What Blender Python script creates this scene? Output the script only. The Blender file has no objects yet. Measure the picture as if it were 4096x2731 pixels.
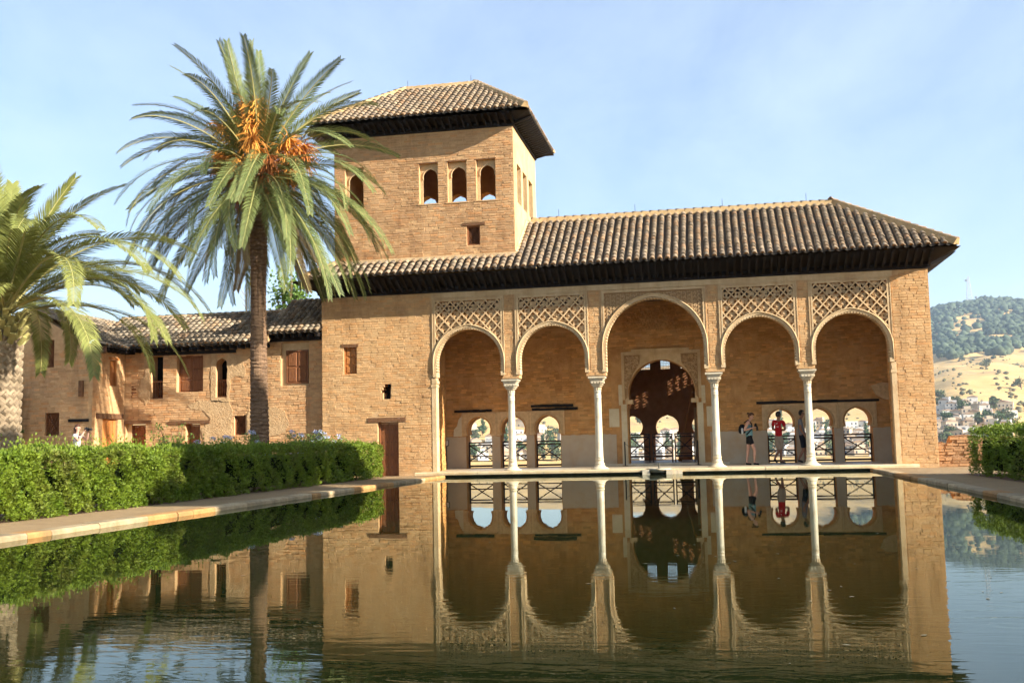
import bpy, bmesh, math, random
import numpy as np
from mathutils import Vector, Matrix, Euler
from mathutils.geometry import tessellate_polygon
R = math.radians
rng = random.Random(7)
nrg = np.random.default_rng(11)
scene = bpy.context.scene
COL = scene.collection

# ------------------------------------------------------------------ camera
cd = bpy.data.cameras.new('camera')
cam = bpy.data.objects.new('camera', cd)
COL.objects.link(cam)
fw = Vector((-0.18782072, 0.97751497, 0.09585334))
rt = Vector((0.98139542, 0.19072786, -0.02204352))
up = Vector((0.03982977, -0.0899298, 0.99515136))
CAM = Vector((1.8675, -34.1734, 1.0883))
M = Matrix((rt, up, -fw)).transposed().to_4x4()
M.translation = CAM
cam.matrix_world = M
cd.sensor_width = 36.0
cd.sensor_fit = 'HORIZONTAL'
cd.lens = 36.0 * 4181.14 / 4096.0
cd.clip_start = 0.1
cd.clip_end = 20000
scene.camera = cam

# ------------------------------------------------------------------ sky and sun
SUN = Vector((0.8753, -0.2777, 0.3958)).normalized()
SUN_EL = math.asin(SUN.z)
SUN_AZ = math.atan2(SUN.x, SUN.y)
world = bpy.data.worlds.new('World')
scene.world = world
world.use_nodes = True
wn, wl = world.node_tree.nodes, world.node_tree.links
for n in list(wn): wn.remove(n)
wo = wn.new('ShaderNodeOutputWorld'); bg = wn.new('ShaderNodeBackground')
sky = wn.new('ShaderNodeTexSky'); sky.sky_type = 'NISHITA'; sky.sun_disc = False
sky.sun_elevation = SUN_EL; sky.sun_rotation = SUN_AZ
sky.altitude = 700; sky.air_density = 1.0; sky.dust_density = 0.8; sky.ozone_density = 2.0
tc = wn.new('ShaderNodeTexCoord'); sx = wn.new('ShaderNodeSeparateXYZ')
ad = wn.new('ShaderNodeMath'); ad.operation = 'ADD'; ad.inputs[1].default_value = 0.22
ab = wn.new('ShaderNodeMath'); ab.operation = 'ABSOLUTE'
dv = wn.new('ShaderNodeVectorMath'); dv.operation = 'DIVIDE'
cb = wn.new('ShaderNodeCombineXYZ')
mp = wn.new('ShaderNodeMapping'); mp.inputs['Scale'].default_value = (1.0, 0.55, 1.0); mp.inputs['Rotation'].default_value = (0, 0, 0.5)
nz = wn.new('ShaderNodeTexNoise'); nz.inputs['Scale'].default_value = 1.9; nz.inputs['Detail'].default_value = 7; nz.inputs['Roughness'].default_value = 0.62; nz.inputs['Distortion'].default_value = 0.5
rp = wn.new('ShaderNodeValToRGB'); rp.color_ramp.elements[0].position = 0.42; rp.color_ramp.elements[0].color = (0.18, 0.18, 0.18, 1); rp.color_ramp.elements[1].position = 0.90; rp.color_ramp.elements[1].color = (0.48, 0.48, 0.48, 1)
mx = wn.new('ShaderNodeMixRGB'); mx.inputs[2].default_value = (5.4, 6.2, 7.6, 1)
wl.new(tc.outputs['Generated'], sx.inputs[0]); wl.new(sx.outputs['Z'], ab.inputs[0]); wl.new(ab.outputs[0], ad.inputs[0])
for k in 'XYZ': wl.new(ad.outputs[0], cb.inputs[k])
wl.new(tc.outputs['Generated'], dv.inputs[0]); wl.new(cb.outputs[0], dv.inputs[1])
wl.new(dv.outputs[0], mp.inputs[0]); wl.new(mp.outputs[0], nz.inputs['Vector']); wl.new(nz.outputs[0], rp.inputs[0])
wl.new(rp.outputs[0], mx.inputs[0]); wl.new(sky.outputs[0], mx.inputs[1])
wl.new(mx.outputs[0], bg.inputs[0]); bg.inputs[1].default_value = 0.083
wl.new(bg.outputs[0], wo.inputs[0])
sl = bpy.data.lights.new('sun', 'SUN'); sl.energy = 5.0; sl.angle = R(0.5); sl.color = (1.0, 0.95, 0.86)
so = bpy.data.objects.new('sun', sl); COL.objects.link(so)
so.rotation_euler = SUN.to_track_quat('Z', 'Y').to_euler()
so.location = (40, -20, 30)
scene.view_settings.view_transform = 'Standard'
scene.view_settings.look = 'None'
scene.view_settings.gamma = 1.0
scene.view_settings.use_curve_mapping = False
scene.view_settings.exposure = 1.46
scene.cycles.max_bounces = 5
scene.cycles.diffuse_bounces = 4
scene.cycles.glossy_bounces = 3
scene.cycles.transmission_bounces = 3
scene.cycles.caustics_reflective = False
scene.cycles.caustics_refractive = False
scene.cycles.transparent_max_bounces = 8
scene.cycles.volume_bounces = 0
scene.cycles.volume_max_steps = 64
scene.cycles.sample_clamp_indirect = 6.0
scene.cycles.use_denoising = True
scene.cycles.use_adaptive_sampling = True
scene.cycles.adaptive_threshold = 0.025
scene.cycles.adaptive_min_samples = 16

# ------------------------------------------------------------------ materials
MATS = {}
def mat(name, c1, c2=None, scale=3.0, rough=0.9, bump=0.0, bscale=40.0, island=0.0, metallic=0.0, c3=None, s3=0.5, trans=0.0, spec=0.3, detail=5, stretch=None, bdist=0.02, tint=None, grime=None):
    """procedural surface: two colours by noise, a third in broad stains, random value per island/object, fine bump"""
    if name in MATS: return MATS[name]
    if any(name.startswith(q) for q in ('brick', 'mortar', 'plaster', 'stucco', 'marble', 'sand', 'kerb', 'tower_plaster', 'ruin', 'room', 'ridge', 'roof_tile')):
        c1, c2, c3 = [None if c is None else (c[0], c[1] * .95, c[2] * .83) for c in (c1, c2, c3)]     # earthy ochres
    m = bpy.data.materials.new(name); m.use_nodes = True
    N, L = m.node_tree.nodes, m.node_tree.links
    b = N['Principled BSDF']; out = N['Material Output']
    b.inputs['Roughness'].default_value = rough; b.inputs['Metallic'].default_value = metallic
    b.inputs['Specular IOR Level'].default_value = spec
    g = N.new('ShaderNodeNewGeometry'); vec = g.outputs['Position']
    if stretch:
        mpn = N.new('ShaderNodeMapping'); mpn.inputs['Scale'].default_value = stretch
        L.new(vec, mpn.inputs[0]); vec = mpn.outputs[0]
    col = None
    if c2 is not None:
        n = N.new('ShaderNodeTexNoise'); n.inputs['Scale'].default_value = scale; n.inputs['Detail'].default_value = detail; n.inputs['Roughness'].default_value = 0.65
        L.new(vec, n.inputs['Vector'])
        r = N.new('ShaderNodeValToRGB'); r.color_ramp.elements[0].position = 0.32; r.color_ramp.elements[1].position = 0.68
        r.color_ramp.elements[0].color = (*c1, 1); r.color_ramp.elements[1].color = (*c2, 1)
        L.new(n.outputs[0], r.inputs[0]); col = r.outputs[0]
        if c3 is not None:
            n3 = N.new('ShaderNodeTexNoise'); n3.inputs['Scale'].default_value = s3; n3.inputs['Detail'].default_value = 6; n3.inputs['Roughness'].default_value = 0.7
            L.new(g.outputs['Position'], n3.inputs['Vector'])
            r3 = N.new('ShaderNodeValToRGB'); r3.color_ramp.elements[0].position = 0.5; r3.color_ramp.elements[1].position = 0.66
            r3.color_ramp.elements[0].color = (0, 0, 0, 1); r3.color_ramp.elements[1].color = (0.75, 0.75, 0.75, 1)
            L.new(n3.outputs[0], r3.inputs[0])
            mm = N.new('ShaderNodeMixRGB'); mm.inputs[2].default_value = (*c3, 1)
            L.new(r3.outputs[0], mm.inputs[0]); L.new(col, mm.inputs[1]); col = mm.outputs[0]
    else:
        rgb = N.new('ShaderNodeRGB'); rgb.outputs[0].default_value = (*c1, 1); col = rgb.outputs[0]
    if grime is not None:
        mg = N.new('ShaderNodeMapping'); mg.inputs['Scale'].default_value = (2.2, 2.2, 0.45); L.new(g.outputs['Position'], mg.inputs[0])
        ng = N.new('ShaderNodeTexNoise'); ng.inputs['Scale'].default_value = 1.0; ng.inputs['Detail'].default_value = 8; ng.inputs['Roughness'].default_value = 0.72; ng.inputs['Distortion'].default_value = 0.4
        L.new(mg.outputs[0], ng.inputs['Vector']); rg = N.new('ShaderNodeValToRGB'); rg.color_ramp.elements[0].position = 0.50; rg.color_ramp.elements[1].position = 0.72
        rg.color_ramp.elements[0].color = (0, 0, 0, 1); rg.color_ramp.elements[1].color = (0.7, 0.7, 0.7, 1); L.new(ng.outputs[0], rg.inputs[0])
        mk = N.new('ShaderNodeMixRGB'); mk.blend_type = 'MULTIPLY'; mk.inputs[2].default_value = (*grime, 1); L.new(rg.outputs[0], mk.inputs[0]); L.new(col, mk.inputs[1]); col = mk.outputs[0]
    if island:
        oi = N.new('ShaderNodeObjectInfo'); a = N.new('ShaderNodeMath'); a.operation = 'ADD'
        L.new(g.outputs['Random Per Island'], a.inputs[0]); L.new(oi.outputs['Random'], a.inputs[1])
        f = N.new('ShaderNodeMath'); f.operation = 'FRACT'; L.new(a.outputs[0], f.inputs[0])
        mr = N.new('ShaderNodeMapRange'); mr.inputs[3].default_value = 1 - island; mr.inputs[4].default_value = 1 + island
        L.new(f.outputs[0], mr.inputs[0])
        vm = N.new('ShaderNodeVectorMath'); vm.operation = 'SCALE'
        L.new(col, vm.inputs[0]); L.new(mr.outputs[0], vm.inputs['Scale']); col = vm.outputs[0]
        if tint:
            q = N.new('ShaderNodeMath'); q.operation = 'MULTIPLY'; q.inputs[1].default_value = 7.31; L.new(f.outputs[0], q.inputs[0])
            q2 = N.new('ShaderNodeMath'); q2.operation = 'FRACT'; L.new(q.outputs[0], q2.inputs[0])
            rt_ = N.new('ShaderNodeValToRGB'); rt_.color_ramp.interpolation = 'CONSTANT'; el = rt_.color_ramp.elements; el[0].color = (1, 1, 1, 1); el[1].position = .42; el[1].color = (*tint[0], 1)
            for ps, cc in ((.62, tint[1]), (.78, tint[2]), (.9, tint[3])):
                e_ = el.new(ps); e_.color = (*cc, 1)
            L.new(q2.outputs[0], rt_.inputs[0]); vq = N.new('ShaderNodeVectorMath'); vq.operation = 'MULTIPLY'; L.new(col, vq.inputs[0]); L.new(rt_.outputs[0], vq.inputs[1]); col = vq.outputs[0]
    L.new(col, b.inputs['Base Color'])
    if bump:
        nb = N.new('ShaderNodeTexNoise'); nb.inputs['Scale'].default_value = bscale; nb.inputs['Detail'].default_value = 6; nb.inputs['Roughness'].default_value = 0.7
        L.new(vec, nb.inputs['Vector'])
        bp = N.new('ShaderNodeBump'); bp.inputs['Strength'].default_value = bump; bp.inputs['Distance'].default_value = bdist
        L.new(nb.outputs[0], bp.inputs['Height']); L.new(bp.outputs[0], b.inputs['Normal'])
    if trans:
        t = N.new('ShaderNodeBsdfTranslucent'); L.new(col, t.inputs[0])
        ms = N.new('ShaderNodeMixShader'); ms.inputs[0].default_value = trans
        L.new(b.outputs[0], ms.inputs[1]); L.new(t.outputs[0], ms.inputs[2]); L.new(ms.outputs[0], out.inputs[0])
    MATS[name] = m
    return m

TT = ((1.05, .96, .86), (.76, .76, .78), (1.12, 1.10, 1.04), (1.08, .90, .76))
TB = ((1.04, .97, .91), (.90, .87, .84), (1.08, 1.08, 1.06), (1.08, .93, .80))
BRICK = mat('brick', (0.50, 0.30, 0.145), (0.60, 0.385, 0.20), 7, 0.95, 0.3, 35, bdist=0.012, island=0.08, c3=(0.64, 0.43, 0.235), s3=0.8, tint=((1.03, .97, .92), (.94, .92, .9), (1.04, 1.04, 1.03), (1.05, .95, .86)), grime=(.52, .46, .41))
BRICK_T = mat('brick_tower', (0.41, 0.245, 0.130), (0.50, 0.315, 0.175), 7, 0.95, 0.3, 35, bdist=0.012, island=0.10, c3=(0.56, 0.36, 0.20), s3=0.9, tint=TB, grime=(.58, .51, .46))
BRICK_H = mat('brick_house', (0.49, 0.295, 0.155), (0.61, 0.395, 0.22), 7, 0.95, 0.3, 35, bdist=0.012, island=0.10, c3=(0.58, 0.38, 0.21), s3=0.8, tint=TB, grime=(.58, .50, .45))
MORTAR = mat('mortar', (0.50, 0.31, 0.16), (0.62, 0.41, 0.23), 5, 0.98, 0.4, 25, c3=(0.44, 0.26, 0.13), s3=0.7, bdist=0.04, grime=(.62, .54, .48))
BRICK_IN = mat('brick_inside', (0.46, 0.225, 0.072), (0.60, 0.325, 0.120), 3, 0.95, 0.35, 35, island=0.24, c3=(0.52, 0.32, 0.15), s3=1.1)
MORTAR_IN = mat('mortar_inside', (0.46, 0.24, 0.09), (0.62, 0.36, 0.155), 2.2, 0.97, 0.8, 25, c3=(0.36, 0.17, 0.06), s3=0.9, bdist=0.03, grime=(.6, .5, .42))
PLASTER_H = mat('plaster_house', (0.47, 0.31, 0.17), (0.60, 0.42, 0.25), 5, 0.95, 1.0, 14, c3=(0.54, 0.34, 0.18), s3=1.6, bdist=0.05, grime=(.66, .58, .50))
PLASTER = mat('plaster', (0.56, 0.40, 0.235), (0.67, 0.52, 0.335), 4, 0.9, 0.4, 50, c3=(0.50, 0.34, 0.19), s3=1.2, grime=(.66, .58, .50))
PLASTER_W = mat('plaster_white', (0.58, 0.50, 0.36), (0.68, 0.61, 0.46), 4, 0.9, 0.25, 60, c3=(0.50, 0.38, 0.23), s3=2.0)
DADO = mat('plaster_dado', (0.44, 0.36, 0.28), (0.50, 0.42, 0.33), 1.6, 0.9, 0.15, 60, c3=(0.45, 0.32, 0.20), s3=0.9)
STUCCO = mat('stucco_carved', (0.50, 0.34, 0.19), (0.66, 0.48, 0.29), 9, 0.92, 0.6, 70, island=0.12)
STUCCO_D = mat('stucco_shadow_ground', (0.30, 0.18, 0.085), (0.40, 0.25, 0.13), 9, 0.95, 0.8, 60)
MARBLE = mat('marble', (0.52, 0.45, 0.34), (0.66, 0.59, 0.47), 5, 0.45, 0.1, 30, island=0.08, c3=(0.62, 0.47, 0.29), s3=1.0, spec=0.5)
MARBLE_SUNLIT = mat('marble_edge_sunlit', (0.60, 0.46, 0.28), (0.70, 0.58, 0.39), 4, 0.6, 0.2, 40, island=0.14, c3=(0.52, 0.36, 0.19), s3=1.4)  # front slabs: the warm sunlight is put into the colour
MARBLE_C = mat('marble_column', (0.52, 0.48, 0.39), (0.66, 0.62, 0.53), 9, 0.45, 0.15, 30, c3=(0.50, 0.38, 0.24), s3=2.2, spec=0.45, stretch=(1, 1, 0.22), grime=(.72, .64, .54))
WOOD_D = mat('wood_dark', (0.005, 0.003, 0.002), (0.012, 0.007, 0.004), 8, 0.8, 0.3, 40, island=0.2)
WOOD = mat('wood_brown', (0.16, 0.055, 0.018), (0.26, 0.10, 0.034), 6, 0.7, 0.4, 30, island=0.15, stretch=(6, 6, 0.8))
WOOD_O = mat('wood_orange', (0.36, 0.13, 0.03), (0.48, 0.19, 0.05), 6, 0.6, 0.4, 30, island=0.15, stretch=(7, 7, 0.8))
WOOD_L = mat('wood_lintel', (0.10, 0.045, 0.018), (0.20, 0.095, 0.04), 5, 0.8, 0.6, 30, island=0.2, stretch=(0.8, 6, 6))
WOOD_R = mat('wood_railing', (0.030, 0.013, 0.008), (0.060, 0.026, 0.014), 8, 0.7, 0.2, 40, island=0.2)
IRON = mat('iron', (0.015, 0.013, 0.012), (0.03, 0.025, 0.02), 20, 0.6, 0.2, 80)
TILE = mat('roof_tile', (0.245, 0.19, 0.14), (0.34, 0.265, 0.20), 9, 0.95, 0.5, 70, island=0.22, c3=(0.13, 0.105, 0.08), s3=3.5, tint=TT)
TILE_H = mat('roof_tile_house', (0.21, 0.17, 0.13), (0.32, 0.26, 0.195), 9, 0.95, 0.5, 70, island=0.34, c3=(0.11, 0.095, 0.075), s3=1.6, tint=TT)
PAN = mat('roof_pan', (0.05, 0.037, 0.024), (0.11, 0.08, 0.05), 8, 0.97, 0.5, 60, c3=(0.05, 0.04, 0.03), s3=2.0)
PLUG = mat('mortar_plug', (0.40, 0.21, 0.10), (0.52, 0.30, 0.15), 9, 0.97, 0.5, 60, island=0.15)
RIDGE = mat('ridge_mortar', (0.40, 0.27, 0.14), (0.52, 0.37, 0.20), 6, 0.97, 0.6, 40, c3=(0.25, 0.17, 0.09), s3=2.0)
SAND = mat('sand_path', (0.29, 0.195, 0.105), (0.35, 0.245, 0.135), 5, 0.97, 0.3, 90, c3=(0.25, 0.165, 0.09), s3=0.8)
SOIL = mat('soil', (0.14, 0.075, 0.04), (0.24, 0.14, 0.08), 9, 0.98, 0.8, 50)
KERB = mat('kerb_stone', (0.36, 0.26, 0.15), (0.48, 0.38, 0.25), 6, 0.9, 0.5, 60, island=0.22, c3=(0.17, 0.14, 0.09), s3=1.6)
KERB_B = mat('kerb_brick', (0.38, 0.19, 0.07), (0.50, 0.28, 0.11), 6, 0.9, 0.5, 60, island=0.15, c3=(0.20, 0.15, 0.08), s3=1.6)
ALGAE = mat('wet_wall', (0.02, 0.022, 0.008), (0.06, 0.055, 0.02), 12, 0.7, 0.6, 60)
LEAF_HEDGE = mat('leaf_hedge', (0.115, 0.185, 0.012), (0.225, 0.285, 0.024), 2.6, 0.6, 0, island=0.40, trans=0.25, c3=(0.15, 0.14, 0.03), s3=1.4)
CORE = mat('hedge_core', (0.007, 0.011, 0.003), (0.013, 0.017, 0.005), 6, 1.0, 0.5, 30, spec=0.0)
FROND = mat('palm_leaflet', (0.10, 0.128, 0.034), (0.175, 0.195, 0.062), 1.2, 0.55, 0, island=0.25, trans=0.18, spec=0.25)
FROND_Y = mat('palm_leaflet_young', (0.17, 0.185, 0.04), (0.27, 0.275, 0.08), 1.2, 0.55, 0, island=0.22, trans=0.28, spec=0.25)
RACHIS = mat('palm_rachis', (0.30, 0.26, 0.08), (0.42, 0.36, 0.13), 3, 0.6)
FROND_D = mat('palm_leaflet_dry', (0.24, 0.17, 0.075), (0.34, 0.25, 0.12), 1.2, 0.7, 0, island=0.22, trans=0.15)
BARK = mat('palm_bark', (0.11, 0.06, 0.032), (0.27, 0.165, 0.09), 7, 0.98, 0.9, 30, c3=(0.09, 0.055, 0.03), s3=1.3, stretch=(1, 1, 3))
BARK_P = mat('palm_bark_pale', (0.20, 0.14, 0.085), (0.36, 0.275, 0.17), 5, 0.95, 0.7, 30, island=0.2, c3=(0.13, 0.09, 0.05), s3=2.5)
FRUIT = mat('palm_fruit_stalk', (0.60, 0.235, 0.03), (0.72, 0.33, 0.06), 4, 0.6, 0, island=0.2)
FRUIT_R = mat('palm_fruit_stalk_red', (0.42, 0.12, 0.03), (0.58, 0.22, 0.05), 4, 0.7, 0, island=0.2)

# ------------------------------------------------------------------ mesh helpers
class MB:
    """collects faces and links them as one mesh object"""
    def __init__(s): s.v = []; s.f = []
    def add(s, vs, fs):
        o = len(s.v); s.v.extend([tuple(p) for p in vs]); s.f.extend([tuple(i + o for i in f) for f in fs]); return s
    def box(s, x0, x1, y0, y1, z0, z1, t=None):
        vs = [(x0, y0, z0), (x1, y0, z0), (x1, y1, z0), (x0, y1, z0), (x0, y0, z1), (x1, y0, z1), (x1, y1, z1), (x0, y1, z1)]
        if t: vs = [t(Vector(p)) for p in vs]
        return s.add(vs, [(0, 3, 2, 1), (4, 5, 6, 7), (0, 1, 5, 4), (1, 2, 6, 5), (2, 3, 7, 6), (3, 0, 4, 7)])
    def beam(s, a, b, w, h, upv=(0, 0, 1)):
        a, b = Vector(a), Vector(b); d = (b - a).normalized(); u = Vector(upv)
        sd = d.cross(u)
        if sd.length < 1e-4: sd = d.cross(Vector((1, 0, 0)))
        sd.normalize(); u = sd.cross(d).normalized(); sd = sd * w / 2; u = u * h / 2
        vs = [a - sd - u, a + sd - u, a + sd + u, a - sd + u, b - sd - u, b + sd - u, b + sd + u, b - sd + u]
        return s.add(vs, [(0, 1, 2, 3), (7, 6, 5, 4), (4, 5, 1, 0), (5, 6, 2, 1), (6, 7, 3, 2), (7, 4, 0, 3)])
    def tube(s, pts, rad, n=8, cap=True):
        pts = [Vector(p) for p in pts]; o = len(s.v); k = len(pts)
        if not hasattr(rad, '__len__'): rad = [rad] * k
        prev = None
        for i, p in enumerate(pts):
            d = (pts[min(i + 1, k - 1)] - pts[max(i - 1, 0)]).normalized()
            a = prev if prev is not None else (Vector((1, 0, 0)) if abs(d.x) < 0.8 else Vector((0, 1, 0)))
            a = (a - d * a.dot(d)).normalized(); prev = a; c = d.cross(a)
            for j in range(n):
                t = 2 * math.pi * j / n
                s.v.append(tuple(p + (a * math.cos(t) + c * math.sin(t)) * rad[i]))
        for i in range(k - 1):
            for j in range(n):
                j2 = (j + 1) % n
                s.f.append((o + i * n + j, o + i * n + j2, o + (i + 1) * n + j2, o + (i + 1) * n + j))
        if cap:
            s.f.append(tuple(o + j for j in range(n))[::-1]); s.f.append(tuple(o + (k - 1) * n + j for j in range(n)))
        return s
    def lathe(s, prof, c=(0, 0, 0), n=20):
        o = len(s.v); k = len(prof)
        for r, z in prof:
            for j in range(n):
                t = 2 * math.pi * j / n
                s.v.append((c[0] + r * math.cos(t), c[1] + r * math.sin(t), c[2] + z))
        for i in range(k - 1):
            for j in range(n):
                j2 = (j + 1) % n
                s.f.append((o + i * n + j, o + i * n + j2, o + (i + 1) * n + j2, o + (i + 1) * n + j))
        s.f.append(tuple(o + j for j in range(n))[::-1]); s.f.append(tuple(o + (k - 1) * n + j for j in range(n)))
        return s
    def slab(s, outer, holes, y0, y1, t=None):
        """polygon with holes in the (u, z) plane, front at y0, back at y1"""
        loops = [outer] + list(holes)
        vecs = [[Vector((p[0], p[1], 0)) for p in l] for l in loops]
        flat = [p for l in loops for p in l]; n = len(flat)
        f = t or (lambda u, y, z: (u, y, z))
        o = len(s.v)
        s.v.extend([tuple(f(p[0], y0, p[1])) for p in flat]); s.v.extend([tuple(f(p[0], y1, p[1])) for p in flat])
        for a, b, c in tessellate_polygon(vecs):
            s.f.append((o + a, o + b, o + c)); s.f.append((o + n + c, o + n + b, o + n + a))
        st = 0
        for l in loops:
            k = len(l)
            for i in range(k):
                i2 = (i + 1) % k
                s.f.append((o + st + i, o + st + i2, o + n + st + i2, o + n + st + i))
            st += k
        return s
    def build(s, name, m, parent=None, smooth=False):
        me = bpy.data.meshes.new(name); me.from_pydata(s.v, [], s.f); me.update()
        me.materials.append(m)
        if smooth: me.polygons.foreach_set('use_smooth', [True] * len(me.polygons))
        return link(name, me, parent)
def link(name, data, parent=None):
    o = bpy.data.objects.new(name, data); COL.objects.link(o)
    return par(o, parent)
def par(o, parent):
    # children are built in world coordinates: undo the shift of an Empty that stands at its thing's base
    if parent is not None:
        o.parent = parent
        if parent.type == 'EMPTY': o.matrix_parent_inverse = Matrix.Translation(-parent.location)
    return o
def tag(o, label=None, cat=None, group=None, kind=None):
    if label: o['label'] = label
    if cat: o['category'] = cat
    if group: o['group'] = group
    if kind: o['kind'] = kind
    return o
def thing(name, label, cat, loc=(0, 0, 0), group=None):
    o = link(name, None); o.location = loc
    return tag(o, label, cat, group)
def fixnormals(o):
    bm = bmesh.new(); bm.from_mesh(o.data); bmesh.ops.recalc_face_normals(bm, faces=bm.faces[:]); bm.to_mesh(o.data); bm.free(); return o
def bulk(name, V, F, m, parent=None):
    """numpy mesh: V (n,3), F list of equal-length faces (k,q)"""
    me = bpy.data.meshes.new(name); q = F.shape[1]
    me.vertices.add(len(V)); me.vertices.foreach_set('co', V.astype(np.float32).ravel())
    me.loops.add(F.size); me.loops.foreach_set('vertex_index', F.astype(np.int32).ravel())
    me.polygons.add(len(F)); me.polygons.foreach_set('loop_start', np.arange(0, F.size, q, dtype=np.int32))
    me.update(calc_edges=True); me.materials.append(m); me.shade_flat()
    return link(name, me, parent)

# ------------------------------------------------------------------ bricks
def unit_brick(seed):
    r = random.Random(seed); j = lambda a: r.uniform(-a, a)
    vs = []
    for y, sc in ((0.0, 1.0), (-1.0, 0.96)):
        for sx_, sz_ in ((-.5, -.5), (.5, -.5), (.5, .5), (-.5, .5)):
            k = 1.0 if y == 0 else 1.0
            vs.append((sx_ * (sc if y else 1) + (j(.02) if y else 0), y * (1 + (j(.40) if y else 0)), sz_ * ((0.90 if y else 1)) + (j(.07) if y else 0)))
    return vs, [(4, 5, 6, 7), (0, 1, 5, 4), (1, 2, 6, 5), (2, 3, 7, 6), (3, 0, 4, 7)]
UB = [unit_brick(i) for i in range(6)]
UBA = [np.array(b[0]) for b in UB]; UBF = np.array(UB[0][1])
def brick_meshes(m):
    k = 'ub_' + m.name
    if k not in MATS:
        l = []
        for vs, fs in UB:
            me = bpy.data.meshes.new('brick'); me.from_pydata(vs, [], fs); me.materials.append(m); l.append(me)
        MATS[k] = l
    return MATS[k]
def courses(iv, z0, z1, ch=0.076, joint=0.011, L=(0.20, 0.30), skip=0.05):
    """rows of bricks; iv(z) gives the free stretches of a row"""
    out = []; z = z0; row = 0
    while z + ch * 0.8 < z1:
        h = ch * rng.uniform(0.93, 1.07)
        for a, b in iv(z + h / 2):
            u = a - (rng.random() * 0.12 if row % 2 else 0)
            while u < b - 0.03:
                l = rng.uniform(*L); ua = max(u, a); ub = min(u + l, b)
                if ub - ua > 0.05 and rng.random() > skip:
                    wv = .006 * math.sin(ua * 1.3 + z * 2.1) + .004 * math.sin(ua * 4.1 + z * 5); jj = joint * rng.uniform(.4, 1.7); out.append((ua + jj / 2, ub - joint / 2, z + wv + joint / 2 + rng.uniform(-.003, .004), z + wv + h - jj / 2))
                u += l
        z += h; row += 1
    return out
def lay(bricks, place, rotz, m, parent, nsingle=300, proud=(0.004, 0.018), key=None):
    """place(u, z) -> point on the wall face; bricks stick out along the local -y turned by rotz"""
    bricks = sorted(bricks, key=key or (lambda b: -(b[1] - b[0]) * (b[3] - b[2])))
    ms = brick_meshes(m)
    for b in bricks[:nsingle]:
        o = bpy.data.objects.new('brick', ms[rng.randrange(6)])
        o.location = place((b[0] + b[1]) / 2, (b[2] + b[3]) / 2)
        o.rotation_euler = (0, 0, rotz); o.scale = (b[1] - b[0], rng.uniform(*proud) * (1 if rng.random() < .96 else 1.6), b[3] - b[2])
        COL.objects.link(o); par(o, parent)
    rest = bricks[nsingle:]
    if rest:
        c, s_ = math.cos(rotz), math.sin(rotz); V = []; F = []
        for i, b in enumerate(rest):
            a = UBA[rng.randrange(6)] * np.array((b[1] - b[0], rng.uniform(*proud), b[3] - b[2]))
            p = place((b[0] + b[1]) / 2, (b[2] + b[3]) / 2)
            V.append(np.stack((a[:, 0] * c - a[:, 1] * s_ + p[0], a[:, 0] * s_ + a[:, 1] * c + p[1], a[:, 2] + p[2]), 1)); F.append(UBF + i * 8)
        o = bulk('bricks', np.concatenate(V), np.concatenate(F), m, parent); tag(o, kind='stuff')
def minus(a, b, cuts):
    """stretch a..b without the given cuts"""
    l = [(a, b)]
    for c0, c1 in cuts:
        n = []
        for x, y in l:
            if c1 <= x or c0 >= y: n.append((x, y)); continue
            if c0 > x: n.append((x, c0))
            if c1 < y: n.append((c1, y))
        l = n
    return l

# ------------------------------------------------------------------ roof tiles
def unit_tile():
    vs = []; fs = []; n = 6; Lt = 0.36
    for y, r in ((0.0, 0.090), (Lt, 0.066)):
        for j in range(n + 1):
            t = math.pi * j / n; vs.append((r * math.cos(t), y, r * math.sin(t) * 0.95))
    for j in range(n + 1):
        t = math.pi * j / n; vs.append((0.070 * math.cos(t), 0.0, 0.070 * math.sin(t) * 0.92))
    for j in range(n):
        fs.append((j, j + 1, n + 1 + j + 1, n + 1 + j)); fs.append((j + 1, j, 2 * n + 2 + j, 2 * n + 2 + j + 1))
    return vs, fs
UT, UTF = unit_tile(); UTA = np.array(UT); UTFA = np.array(UTF)
def tile_mesh(m):
    k = 'ut_' + m.name
    if k not in MATS:
        me = bpy.data.meshes.new('roof_tile'); me.from_pydata(UT, [], UTF); me.materials.append(m)
        me.polygons.foreach_set('use_smooth', [True] * len(me.polygons)); MATS[k] = me
    return MATS[k]
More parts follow.
